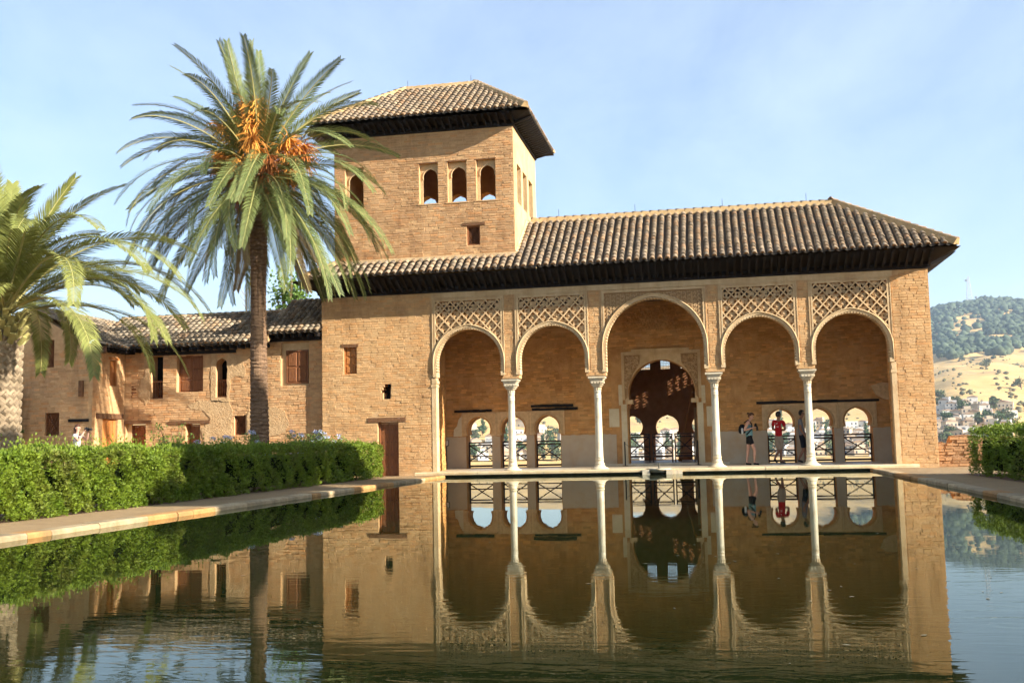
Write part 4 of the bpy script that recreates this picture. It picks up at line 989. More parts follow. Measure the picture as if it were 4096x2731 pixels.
w = MB(); w.slab([(-18.62, 2.95), (-18.42, 2.9), (-18.4, 3.0), (-18.48, 3.55), (-18.62, 3.5)], [], HY - .002, HY + .02); w.build('niche_shade', WOOD, hou)  # flat patch; the recess's shade is put into its brown colour
# two roofs, the right one a step higher
def house_roof(x0, x1, ez_, ry, rz_, name='roof', flare=False):
    ey = -.47; w = MB(); w.add([(x0, ey, ez_), (x1, ey, ez_), (x1, ry, rz_), (x0, ry, rz_), (x1, 2 * ry - ey, ez_), (x0, 2 * ry - ey, ez_)], [(0, 1, 2, 3), (3, 2, 4, 5)])
    w.add([(x0, ey, ez_ - .01), (x1, ey, ez_ - .01), (x1, .4, ez_ + .02), (x0, .4, ez_ + .02)], [(3, 2, 1, 0)])
    r_ = w.build(name, PAN, hou); sv_ = Vector((0, ry - ey, rz_ - ez_))
    roof_face((x0, ey, ez_), (1, 0, 0), sv_, x1 - x0, lambda u: sv_.length - .05, TILE_H, r_, pitch=.235, expo=.25, nsingle=190)
    ridge_row((x0, ry, rz_ - .03), (x1, ry, rz_ - .03), TILE_H, r_, .08)
    me = bpy.data.meshes.new('rafter'); t = MB(); t.box(-.045, .045, -.42, .05, -.16, -.03); me.from_pydata(t.v, [], t.f); me.materials.append(WOOD_D); n = int((x1 - x0) / .3)
    for i in range(n + 1):
        q = bpy.data.objects.new('rafter', me); q.location = (x0 + .08 + (x1 - x0 - .16) * i / n, 0, ez_); COL.objects.link(q); par(q, r_)
    return r_
house_roof(-20.2, -13.30, 4.72, 1.96, 6.10)
house_roof(-13.28, -11.36, 5.02, 1.87, 6.42)
w = MB(); w.slab([(-.47, 4.72), (-.47, 5.02), (1.87, 6.40), (1.96, 6.1)], [], -13.29, -13.18, t=lambda u, y, z: (y, u, z)); fixnormals(w.build('roof_step', MORTAR, hou))
w = MB(); w.box(-13.3, -11.36, -.08, .03, 4.76, 4.90); w.build('wall_beam', WOOD_D, hou)

# wing that comes forward at the left
win_ = thing('house_wing', 'brick house wing with small latticed windows behind the short palm', 'house', (-21, 0, 0))
WY = -2.0
w = MB(); WO = [(-20.66, -20.12, 1.66, 2.44), (-20.98, -20.36, 3.99, 4.95)]
w.slab([(-27, 0), (-27, 4.6), (-23.6, 4.6), (-21.3, 6.0), (-18.92, 4.62), (-18.92, 0)], [rect(*q) for q in WO], WY + .012, WY + .4); wfw = fixnormals(w.build('front_wall', MORTAR, win_))
lay(courses(lambda z: minus(-26.9, -19.03, [(q[0], q[1]) for q in WO if q[2] < z < q[3]]), .15, 4.6, ch=.084, L=(.22, .33), skip=.02), lambda u, z: (u, WY + .013, z), 0, BRICK_H, wfw, 300, proud=(.005, .013), key=lambda b: abs(b[0] + 20.4))
for q in WO:
    w = MB(); w.slab(rect(*q), [rect(q[0] + .03, q[1] - .03, q[2] + .03, q[3] - .03)], WY + .08, WY + .13); gr = fixnormals(w.build('grille', WOOD, win_)); w = MB(); ww, hh = q[1] - q[0], q[3] - q[2]
    for i in range(9):
        u = i / 9
        for a0, b0, a1, b1 in ((0, u, 1 - u, 1), (u, 0, 1, 1 - u), (0, 1 - u, 1 - u, 0), (u, 1, 1, u)): w.beam((q[0] + a0 * ww, WY + .11, q[2] + b0 * hh), (q[0] + a1 * ww, WY + .11, q[2] + b1 * hh), .016, .016, (0, 1, 0))
    w.build('lattice', WOOD, gr); w = MB(); w.box(q[0], q[1], WY + .2, WY + .22, q[2], q[3]); w.build('dark_room', WOOD, gr)
SX = -18.88
w = MB(); w.slab([(-1.985, 0), (-1.985, 4.64), (0.0, 4.64), (0.0, 0)], [rect(-1.36, -.42, .02, 2.2), rect(-.95, -.52, 3.37, 4.28)], SX - .012, SX - .4, t=lambda u, y, z: (y, u, z)); wsw = fixnormals(w.build('side_wall', MORTAR, win_))
lay(courses(lambda z: minus(-1.98, -.02, ([(-1.37, -.41)] if z < 2.2 else []) + ([(-1.75, -.1)] if 2.2 < z < 2.4 else []) + ([(-.96, -.51)] if 3.37 < z < 4.28 else [])), .15, 4.6, ch=.084), lambda u, z: (SX - .013, u, z), math.pi / 2, BRICK_H, wsw, 120, proud=(.003, .008))
w = MB(); w.box(-18.95, -18.44, WY + .0, WY + .12, 4.42, 4.655); w.build('fascia', WOOD_L, win_)
w = MB(); w.box(SX - .1, SX + .04, -1.75, -.12, 2.21, 2.39); w.build('lintel', WOOD_L, win_)
dw = MB(); dw.box(SX - .14, SX - .09, -1.35, -.43, .03, 2.19); dd = dw.build('door', WOOD_O, win_)
for i in range(5):
    w = MB(); a = -1.30 + i * .17; w.box(SX - .09, SX - .075 + rng.uniform(0, .006), a + .004, a + .166, .05, 2.12); w.build('plank', WOOD_O, dd)
w = MB(); w.box(SX - .15, SX - .02, -.95, -.90, 3.37, 4.28); w.box(SX - .15, SX - .02, -.57, -.52, 3.37, 4.28); w.box(SX - .15, SX - .1, -.9, -.57, 3.40, 4.25); w.box(SX - .1, SX + .02, -1.05, -.42, 4.29, 4.38); w.build('window', WOOD_O, win_)
w = MB(); w.box(-19.33, -19.2, WY - .12, WY, 2.95, 3.5); w.build('beam_end', WOOD_L, win_)
w = MB(); w.box(-19.75, -18.99, WY - .04, WY, 2.1, 2.2); w.build('lintel', WOOD_D, win_)
w = MB(); w.add([(-18.42, WY + .02, 4.66), (-18.42, 3.5, 4.66), (-21.3, 3.5, 6.12), (-21.3, WY + .02, 6.12), (-24.2, WY + .02, 4.66), (-24.2, 3.5, 4.66)], [(0, 1, 2, 3), (3, 2, 5, 4)]); wrf = w.build('roof', PAN, win_)
roof_face((-18.42, WY - .06, 4.66), (0, 1, 0), (-2.88, 0, 1.46), 5.5, lambda u: 3.1, TILE_H, wrf, pitch=.235, nsingle=110)
ridge_row((-21.3, WY - .02, 6.1), (-21.3, 3.4, 6.1), TILE_H, wrf, .08)
for i in range(9):
    w = MB(); y = WY - .25 + i * .28; w.box(SX - .05, SX + .38, y, y + .09, 4.52, 4.64); w.build('rafter', WOOD_D, wrf)

# low broken wall at the right end of the palace
rw = MB(); prof = [(8.55, 0), (8.55, .72), (8.75, .80), (8.98, .70), (9.1, .98), (9.5, 1.02), (9.9, .9), (10.6, .95), (11.5, .8), (14, .85), (14, 0)]
rw.slab(prof, [], .3, 1.1); rub = fixnormals(rw.build('ruined_wall', mat('ruin', (0.34, 0.19, 0.10), (0.46, 0.28, 0.16), 5, .98, 1.0, 14, c3=(.2, .1, .05), s3=2.5, bdist=.08)))
tag(rub, 'low broken reddish wall stump at the right end of the palace', 'wall')
lay([b for b in courses(lambda z: [(8.56, 13.9)], .05, .95, ch=.09, L=(.2, .34), skip=.3) if b[3] < np.interp((b[0] + b[1]) / 2, [q[0] for q in prof[1:-1]], [q[1] for q in prof[1:-1]]) - .02], lambda u, z: (u, .302, z), 0, mat('ruin_brick', (0.36, 0.20, 0.10), (0.48, 0.28, 0.15), 6, .98, .6, 40, island=.2), rub, 60, proud=(.008, .035))
# ================================================================== planting
def sprays(n, sampler, m, name, parent, ln=(.045, .085), wd=.0072):
    """n feathery twigs: sampler gives root points and outward directions (numpy)"""
    P_, D = sampler(n); D = D / np.linalg.norm(D, axis=1, keepdims=True)
    rv = nrg.normal(size=(n, 3)); S_ = np.cross(D, rv); S_ /= np.linalg.norm(S_, axis=1, keepdims=True)
    L_ = nrg.uniform(ln[0], ln[1], n)[:, None]
    Vs = []; k = 0; blades = [(0.0, 0, 1.0), (.15, .75, .55), (.15, -.75, .55), (.45, .7, .45), (.45, -.7, .45)]
    up_ = np.cross(S_, D)
    for t, sd, l in blades:
        a = P_ + D * L_ * t; d = D + S_ * sd; d /= np.linalg.norm(d, axis=1, keepdims=True)
        q = np.cross(d, up_); w_ = wd * (1.0 if sd else 1.15)
        Vs += [a - q * w_, a + q * w_, a + d * L_ * l + up_ * L_ * nrg.uniform(-.12, .12, (n, 1))]
    V = np.stack(Vs, 1).reshape(-1, 3); F = np.arange(n * 15).reshape(-1, 3)
    return bulk(name, V, F, m, parent)
def box_sampler(x0, x1, y0, y1, z0, z1, faces, bump=.13, tall=0.0):
    def f(n):
        ar = {'x-': (y1 - y0) * (z1 - z0), 'x+': (y1 - y0) * (z1 - z0), 'y-': (x1 - x0) * (z1 - z0), 'y+': (x1 - x0) * (z1 - z0), 'z+': (x1 - x0) * (y1 - y0)}
        pr = np.array([ar[q] for q in faces]); pr = pr / pr.sum(); pick = nrg.choice(len(faces), n, p=pr); u, v = nrg.random(n), nrg.random(n)
        P_ = np.zeros((n, 3)); D = np.zeros((n, 3))
        for i, q in enumerate(faces):
            m_ = pick == i; a, b = u[m_], v[m_]
            X = x0 + a * (x1 - x0); Y = y0 + (b if q[0] == 'z' else a) * (y1 - y0); Z = z0 + b * (z1 - z0)
            if q[0] == 'x': P_[m_] = np.stack((np.full_like(a, x0 if q[1] == '-' else x1), Y, Z), 1); D[m_, 0] = -1 if q[1] == '-' else 1
            elif q[0] == 'y': P_[m_] = np.stack((X, np.full_like(a, y0 if q[1] == '-' else y1), Z), 1); D[m_, 1] = -1 if q[1] == '-' else 1
            else: P_[m_] = np.stack((X, Y, np.full_like(a, z1)), 1); D[m_, 2] = 1
        nzv = np.sin(P_[:, 1] * 2.9 + 1) * np.cos(P_[:, 2] * 5.3 + P_[:, 0] * 3) + .6 * np.sin(P_[:, 1] * 7.3 + P_[:, 2] * 6.1 + P_[:, 0] * 5) + .5 * np.sin(P_[:, 1] * 15 + P_[:, 2] * 13)
        P_ += D * (nzv * bump * .5 - np.where(nzv < -.85, .13, 0) + nrg.uniform(-.09, .02, n))[:, None]
        D = D * .75 + nrg.normal(size=(n, 3)) * .55; D[:, 2] += .35
        if tall:
            tm = (pick == faces.index('z+')) & (nrg.random(n) < .04) if 'z+' in faces else np.zeros(n, bool)
            D[tm] = np.array((0, 0, 1.0)) + nrg.normal(size=(tm.sum(), 3)) * .15; P_[tm, 2] += nrg.uniform(0, tall, tm.sum())
        return P_, D
    return f
def hedge(name, label, x0, x1, y0, y1, z0, z1, faces, n, near=None):
    t = thing(name, label, 'hedge', ((x0 + x1) / 2, (y0 + y1) / 2, z0))
    c = MB(); k = 24; ins_ = .24
    for i in range(k):
        ya, yb = y0 + ins_ + (y1 - y0 - 2 * ins_) * i / k, y0 + ins_ + (y1 - y0 - 2 * ins_) * (i + 1) / k
        c.box(x0 + ins_ + rng.uniform(-.02, .03), x1 - ins_ + rng.uniform(-.03, .02), ya, yb + .001 * (i % 2), z0 + .12, z1 - ins_ - rng.uniform(0, .04))
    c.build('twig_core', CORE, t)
    st = MB()
    for i in range(int((y1 - y0) / .5)):
        y = y0 + .25 + i * .5; x = rng.uniform(x0 + .3, x1 - .3); st.tube([(x, y, z0 - .05), (x + rng.uniform(-.1, .1), y + rng.uniform(-.1, .1), z0 + .4)], [.03, .02], 5)
    st.build('stems', mat('stem', (.10, .06, .03), (.16, .10, .055), 9, .95), t)
    s = sprays(n, box_sampler(x0, x1, y0, y1, z0 + .02, z1, faces, tall=.12), LEAF_HEDGE, 'foliage', t)
    if near: near(t)
    return t
HDX0, HDX1, HDY1 = -9.75, -8.52, -2.25
def near_part(t):
    sprays(60000, box_sampler(HDX0, HDX1, -24, -13, GZ + .02, 1.08, ['x+', 'z+'], tall=.25), LEAF_HEDGE, 'near_foliage', t, ln=(.04, .075), wd=.0058)
hedge('hedge', 'long clipped green hedge along the left side of the pool', HDX0, HDX1, -32, HDY1, GZ, 1.08, ['x+', 'z+', 'y+', 'y-'], 105000, near_part)
hedge('hedge', 'dark clipped hedge on the right bank of the pool', 7.98, 9.3, -24, -6.6, GZ, 1.15, ['x-', 'z+', 'y+'], 30000)

# ---- palms
def frond_mesh(Ln, el0, droop, npair=88, lw=.45, seed=0, young=False, pw=1.35, width=.0135, lift=.30):
    r = random.Random(seed); pts = []; p = Vector((0, 0, 0)); n = 22; ds = Ln / n; tan = []
    for i in range(n + 1):
        t = i / n; el = R(el0 - droop * t ** pw); d = Vector((math.cos(el), 0, math.sin(el))); pts.append(p.copy()); tan.append(d); p = p + d * ds
    def at(t):
        q = min(t * n, n - 1e-6); i = int(q); f_ = q - i; return pts[i].lerp(pts[i + 1], f_), tan[i].lerp(tan[i + 1], f_).normalized()
    V = []; F = []
    for k in range(npair):
        t = .10 + .895 * (k / (npair - 1)); c, d = at(t); nrm = Vector((-d.z, 0, d.x))
        l = lw * (1 - .62 * abs((t - .40) / .60) ** 2.0) * r.uniform(.9, 1.1)
        if t < .2: l *= .35 + .65 * (t - .1) / .1
        for s_ in (-1, 1):
            fwd = .75 + .55 * t; g_ = Vector((0, s_, 0)) * 1.0 + d * fwd + nrm * lift * r.uniform(.5, 1.4); g_.normalize()
            g2 = (g_ + Vector((0, 0, -.22 - .2 * r.random())) + d * .15).normalized()
            wv = g_.cross(nrm).normalized() * width
            a = c + nrm * .0; b = a + g_ * l * .55; e = b + g2 * l * .45
            o = len(V); V += [a - wv * .6, a + wv * .6, b + wv, b - wv, e]; F += [(o, o + 1, o + 2, o + 3), (o + 3, o + 2, o + 4)]
    me = bpy.data.meshes.new('frond'); o = len(V)
    # rachis as a flat three-sided strip
    for i in range(n + 1):
        rr = .030 * (1 - .85 * i / n) + .003; d = tan[i]; nrm = Vector((-d.z, 0, d.x))
        V += [pts[i] + Vector((0, rr, 0)), pts[i] + Vector((0, -rr, 0)), pts[i] - nrm * rr * .9]
    nf = len(F)
    for i in range(n):
        for a, b in ((0, 1), (1, 2), (2, 0)): F.append((o + 3 * i + a, o + 3 * i + b, o + 3 * i + 3 + b, o + 3 * i + 3 + a))
    me.from_pydata([tuple(v) for v in V], [], F); me.materials.append(FROND_D if young == 'dry' else FROND_Y if young else FROND); me.materials.append(RACHIS)
    mi = np.zeros(len(F), np.int32); mi[nf:] = 1; me.polygons.foreach_set('material_index', mi); me.update()
    return me
def put_fronds(parent, c, levels, seed, **kw):
    r = random.Random(seed); ga = 2.39996
    cnt = 0
    for el, dr, Ln, n, young in levels:
        ms = [frond_mesh(Ln * r.uniform(.93, 1.05), el + r.uniform(-6, 6), dr * r.uniform(.85, 1.15), seed=seed + cnt * 7 + i, young=young, **kw) for i in range(4)]
        for i in range(n):
            az = 2 * math.pi * (i + r.uniform(-.3, .3)) / n + el * .37
            o = bpy.data.objects.new('frond', ms[i % 4]); q = .20 * math.cos(R(max(el, 0)))
            o.location = (c[0] + q * math.cos(az), c[1] + q * math.sin(az), c[2] + .25 * math.sin(R(el)))
            o.rotation_euler = (r.uniform(-.5, .5), 0, 0); o.rotation_euler = (Matrix.Rotation(az, 3, 'Z') @ Matrix.Rotation(r.uniform(-.10, .10), 3, 'Y') @ Matrix.Rotation(r.uniform(-.45, .45), 3, 'X')).to_euler()
            COL.objects.link(o); par(o, parent); cnt += 1
palm = thing('palm_tree', 'tall date palm with orange fruit stalks beside the palace', 'palm tree', (-11.45, -5, 0))
tr = MB(); prof = []
for i in range(150):
    z = i / 149 * 9.1; rr = .29 - .012 * z if z < 6 else .218 + .03 * max(0, z - 6)
    if z < .9: rr += .09 * (1 - z / .9)
    prof.append((rr * (1.0 + (.05 if i % 2 else -.035) + rng.uniform(-.03, .03)), z))
cvx = lambda z: -11.40 - .06 * (z / 9) - .04 * math.sin(z * .35)
nn_ = 22
for i, (rr, z) in enumerate(prof):
    for j in range(nn_):
        t = 2 * math.pi * j / nn_; r2 = rr * (1 + rng.uniform(-.025, .025)); tr.v.append((cvx(z) + r2 * math.cos(t), -5 + r2 * math.sin(t), z + .02 * math.sin(3 * t + i)))
for i in range(len(prof) - 1):
    for j in range(nn_): tr.f.append((i * nn_ + j, i * nn_ + (j + 1) % nn_, (i + 1) * nn_ + (j + 1) % nn_, (i + 1) * nn_ + j))
tr.build('trunk', BARK, palm)
PC = (-11.47, -5.0, 9.35)
put_fronds(palm, PC, [(84, 20, 4.0, 7, False), (66, 40, 4.1, 9, False), (48, 72, 4.3, 11, False), (30, 88, 4.4, 13, False), (14, 88, 4.5, 16, False), (0, 80, 4.6, 18, False), (-14, 66, 4.7, 19, False), (-28, 52, 4.7, 17, False), (-44, 36, 4.5, 10, False), (-56, 28, 3.6, 6, 'dry')], 31)
bb = MB()
for k in range(150):
    az = k * 2.39996; z = 8.35 + 1.15 * k / 150; rr = .27 + .12 * (k / 150); d = Vector((math.cos(az), math.sin(az), 0)); p = Vector((cvx(z), -5, z)) + d * (rr - .08)
    bb.beam(p, p + d * .16 + Vector((0, 0, .16)), .12, .06)
bb.build('leaf_bases', BARK, palm)
def fruit(c, az, el, Ln, n, m, parent, r):
    w = MB(); d0 = Vector((math.cos(az) * math.cos(el), math.sin(az) * math.cos(el), math.sin(el))); st = Vector(c)
    top = st + d0 * Ln; w.tube([st, st + d0 * Ln * .5, top], [.03, .025, .02], 5)
    for k in range(n):
        s = st + d0 * Ln * r.uniform(.5, 1.0); dv_ = (d0 * r.uniform(.3, 1.0) + Vector((r.gauss(0, .5), r.gauss(0, .5), r.gauss(0, .45)))).normalized(); l = r.uniform(.35, .75); pts = [s]
        for q in range(4):
            dv_ = (dv_ + Vector((0, 0, -.38))).normalized(); pts.append(pts[-1] + dv_ * l / 4)
        w.tube(pts, [.015, .015, .014, .013, .008], 3, False)
    w.build('fruit_stalk', m, parent)
fr_ = random.Random(5)
for k in range(14):
    az = 2 * math.pi * k / 14 + fr_.uniform(-.15, .15)
    fruit((PC[0], PC[1], PC[2] + .1), az, R(fr_.uniform(2, 34)), fr_.uniform(1.05, 1.75), 110, FRUIT if k % 4 else FRUIT_R, palm, fr_)
for k in range(9): fruit((PC[0], PC[1], PC[2] + .3), -1.57 + fr_.uniform(-1.7, 1.7), R(fr_.uniform(30, 78)), fr_.uniform(1.2, 1.9), 85, FRUIT, palm, fr_)
for k in range(6): fruit((PC[0], PC[1], PC[2] - .3), -1.57 + fr_.uniform(-1.6, 1.6), R(fr_.uniform(-25, 5)), fr_.uniform(.5, .8), 60, FRUIT_R, palm, fr_)

palm2 = thing('palm_tree', 'short thick palm with pale diamond patterned trunk at the left edge', 'palm tree', (-14.05, -13, 0))
tr = MB(); tr.tube([(-14.02, -13, 0), (-14.03, -13, .5), (-14.05, -13, 2), (-14.07, -13, 4.0)], [.46, .39, .37, .40], 20); tr.build('trunk', BARK_P, palm2, True)
dm = MB()
for ring in range(20):
    for j in range(13):
        az = 2 * math.pi * (j + .5 * (ring % 2)) / 13; z = .35 + ring * .185; rr = .375; d = Vector((math.cos(az), math.sin(az), 0)); sd = Vector((-d.y, d.x, 0)); c = Vector((-14.05, -13, z)) + d * rr
        pr = rng.uniform(.035, .06)
        dm.add([c - sd * .10, c - Vector((0, 0, .10)), c + sd * .10, c + Vector((0, 0, .10)), c + d * pr - sd * .05 + Vector((0, 0, .03)), c + d * pr - Vector((0, 0, .03)), c + d * pr + sd * .05 + Vector((0, 0, .03)), c + d * pr + Vector((0, 0, .075))], [(4, 5, 6, 7), (0, 1, 5, 4), (1, 2, 6, 5), (2, 3, 7, 6), (3, 0, 4, 7)])
tag(dm.build('leaf_scars', BARK_P, palm2), kind='stuff')
put_fronds(palm2, (-14.05, -13, 4.2), [(80, 26, 3.5, 6, True), (64, 58, 4.0, 7, True), (52, 94, 4.9, 14, True), (38, 102, 5.2, 17, True), (20, 94, 4.6, 11, True)], 71, lw=.60, width=.015, npair=108, lift=.2)
bb = MB()
for k in range(60):
    az = k * 2.39996; z = 3.5 + .7 * k / 60; d = Vector((math.cos(az), math.sin(az), 0)); p = Vector((-14.06, -13, z)) + d * .36
    bb.beam(p, p + d * .2 + Vector((0, 0, .22)), .13, .05)
bb.build('leaf_bases', RACHIS, palm2)

# ---- leafy shrubs and trees made of small leaves in clumps
def leaves(n, cl, size, m, name, parent, flat=.75):
    """n small diamond leaves spread through clumps [(centre, radii)]"""
    wts = np.array([c[1][0] * c[1][1] * c[1][2] for c in cl]) ** .67; wts /= wts.sum(); pk = nrg.choice(len(cl), n, p=wts)
    C = np.array([c[0] for c in cl])[pk]; Rr = np.array([c[1] for c in cl])[pk]
    d = nrg.normal(size=(n, 3)); d /= np.linalg.norm(d, axis=1, keepdims=True); P_ = C + d * Rr * (nrg.random((n, 1)) ** .45)
    a = nrg.normal(size=(n, 3)) + d * .6; a /= np.linalg.norm(a, axis=1, keepdims=True); b = np.cross(a, nrg.normal(size=(n, 3))); b /= np.linalg.norm(b, axis=1, keepdims=True)
    s = size * nrg.uniform(.6, 1.3, (n, 1))
    V = np.stack((P_ - a * s, P_ + b * s * .5, P_ + a * s, P_ - b * s * .5), 1).reshape(-1, 3); F = np.arange(n * 4).reshape(-1, 4)
    return bulk(name, V, F, m, parent)
SHRUB = mat('leaf_shrub', (0.10, 0.17, 0.03), (0.20, 0.28, 0.06), 4, .6, 0, island=.3, trans=.25)
DARKLEAF = mat('leaf_dark', (0.035, 0.075, 0.018), (0.07, 0.12, 0.03), 3, .5, 0, island=.35, trans=.15)
TREELEAF = mat('leaf_tree', (0.11, 0.19, 0.03), (0.20, 0.30, 0.06), 1.5, .6, 0, island=.3, trans=.3)
PETAL = mat('petal_blue', (0.46, 0.50, 0.72), (0.62, 0.66, 0.84), 8, .7, 0, island=.1, trans=.2)
def shrub(label, x, y, h, rx, nl, nf, cat='shrub', m=SHRUB, name='flowering_shrub'):
    t = thing(name, label, cat, (x, y, GZ)); cl = [((x + rng.uniform(-rx, rx) * .7, y + rng.uniform(-rx, rx) * .9, GZ + h * rng.uniform(.35, .92)), (rx * .38, rx * .38, h * .16)) for _ in range(14)]
    leaves(nl, cl, .032, m, 'foliage', t); w = MB()
    for c in cl: w.tube([(x, y, GZ), ((x + c[0][0]) / 2 + .05, (y + c[0][1]) / 2, c[0][2] * .55), c[0]], [.016, .012, .005], 4)
    w.build('stems', mat('stem', (.1, .06, .03)), t)
    if nf:
        top = [((c[0][0] + rng.uniform(-.1, .1), c[0][1] + rng.uniform(-.1, .1), c[0][2] + h * .12), (.09, .09, .06)) for c in cl for _ in range(2)]
        leaves(nf, top, .020, PETAL, 'flowers', t)
    return t
where = ['left of the tall palm trunk', 'just left of the tall palm trunk', 'just right of the tall palm trunk', 'between the tall palm and the palace door', 'nearest to the palace door']
for (x, y, h), wv in zip(((-10.6, -9.6, 1.38), (-10.7, -7.6, 1.42), (-10.5, -4.6, 1.50), (-10.5, -3.3, 1.46), (-10.3, -2.0, 1.52)), where):
    shrub('pale blue flowering shrub behind the hedge, ' + wv, x, y, h, .75, 1700, 900)
t = thing('rose_bush', 'thin twiggy bush in front of the low brown door on the left', 'shrub', (-15.2, -3.2, GZ)); w = MB(); tips = []
for k in range(14):
    a = rng.uniform(0, 6.28); p0 = Vector((-15.2, -3.2, GZ)); p1 = p0 + Vector((math.cos(a) * .2, math.sin(a) * .2, .9)); p2 = p1 + Vector((math.cos(a) * rng.uniform(.2, .6), math.sin(a) * .3, rng.uniform(.5, 1.0))); w.tube([p0, p1, p2], [.015, .011, .004], 4); tips += [((p1 + p2) / 2, (.16, .16, .2)), (p2, (.14, .14, .14))]
w.build('stems', mat('stem', (.1, .06, .03)), t); leaves(420, [(tuple(c), r_) for c, r_ in tips], .04, SHRUB, 'foliage', t)
t = thing('climbing_bush', 'dark leafy bush against the brick wing behind the short palm', 'shrub', (-22.0, -2.6, GZ)); leaves(1900, [((-21.9 + rng.uniform(-.5, .5), -2.5 + rng.uniform(-.2, .2), 2.45 + rng.uniform(-.75, .75)), (.3, .25, .35)) for _ in range(14)], .07, DARKLEAF, 'foliage', t)
w = MB(); w.tube([(-22, -2.5, GZ), (-21.95, -2.5, 1.2), (-21.9, -2.5, 2.6)], [.05, .04, .02], 6); w.build('stem', BARK, t)
def tree(name, label, x, y, h, r, nl, m=TREELEAF, z0=0.0, leaf=.16, cat='tree', seed=1, shape='round', group=None, tr_=.5):
    q = random.Random(seed); t = thing(name, label, cat, (x, y, z0), group); cl = []; w = MB()
    w.tube([(x, y, z0 - .5), (x + .05, y, z0 + h * .35), (x + .02, y + .05, z0 + h * .8)], [.035 * h, .025 * h, .006 * h], 7)
    for k in range(26):
        if shape == 'round': zz = q.uniform(.38, .95); rad = r * (1 - abs(zz - .62) / .52 * .65)
        elif shape == 'cypress': zz = q.uniform(.08, .97); rad = r * .55 * (1 - zz * .85)
        else: zz = q.uniform(.30, 1.0); rad = r * (1.1 - zz * .75)
        a = q.uniform(0, 6.28); d = rad * q.uniform(.2, .9); c = (x + d * math.cos(a), y + d * math.sin(a), z0 + h * zz); s = r * q.uniform(.28, .42) if shape != 'cypress' else r * .42
        cl.append((c, (s, s, s * (.75 if shape == 'round' else 1.3)))); w.tube([(x, y, z0 + h * max(.2, zz - .3)), c], [.012 * h, .004 * h], 4)
    w.build('trunk', BARK, t); leaves(nl, cl, leaf, m, 'crown', t); return t
tree('leafy_tree', 'light green tree showing above the house roof beside the palm trunk', -18.0, 12.5, 9.2, 1.9, 2600, seed=3, leaf=.13, shape='tall')
t = thing('bare_tree', 'thin leafless tree above the house roof left of the palm trunk', 'tree', (-19.4, 11, 0)); w = MB(); w.tube([(-19.4, 11, 0), (-19.38, 11, 4), (-19.4, 11, 9.0)], [.10, .07, .01], 6)
for k in range(26):
    z = rng.uniform(4.2, 8.6); a = rng.uniform(0, 6.28); l = rng.uniform(.4, 1.0) * (9.4 - z) / 3; w.tube([(-19.39, 11, z), (-19.39 + math.cos(a) * l * .6, 11 + math.sin(a) * l * .6, z + l * .6), (-19.39 + math.cos(a) * l * .8, 11 + math.sin(a) * l * .8, z + l * 1.2)], [.018, .012, .004], 4)
w.build('branches', mat('bare_bark', (.30, .23, .17), (.4, .32, .25), 5, .95), t)
# the dense trees on the right bank, outside the picture, whose shade lies on the hedge and the kerb
for k, (x, y, h, r) in enumerate(((13.6, -21.6, 14.0, 3.3), (13.9, -17.6, 14.4, 3.3), (13.5, -13.4, 13.8, 3.2))):
    tree('shade_tree', 'dense evergreen tree on the right bank, %s from the palace' % ('farthest', 'second', 'nearest')[k], x, y, h, r, 15000, DARKLEAF, leaf=.26, seed=40 + k, group='evergreen trees on the right bank')
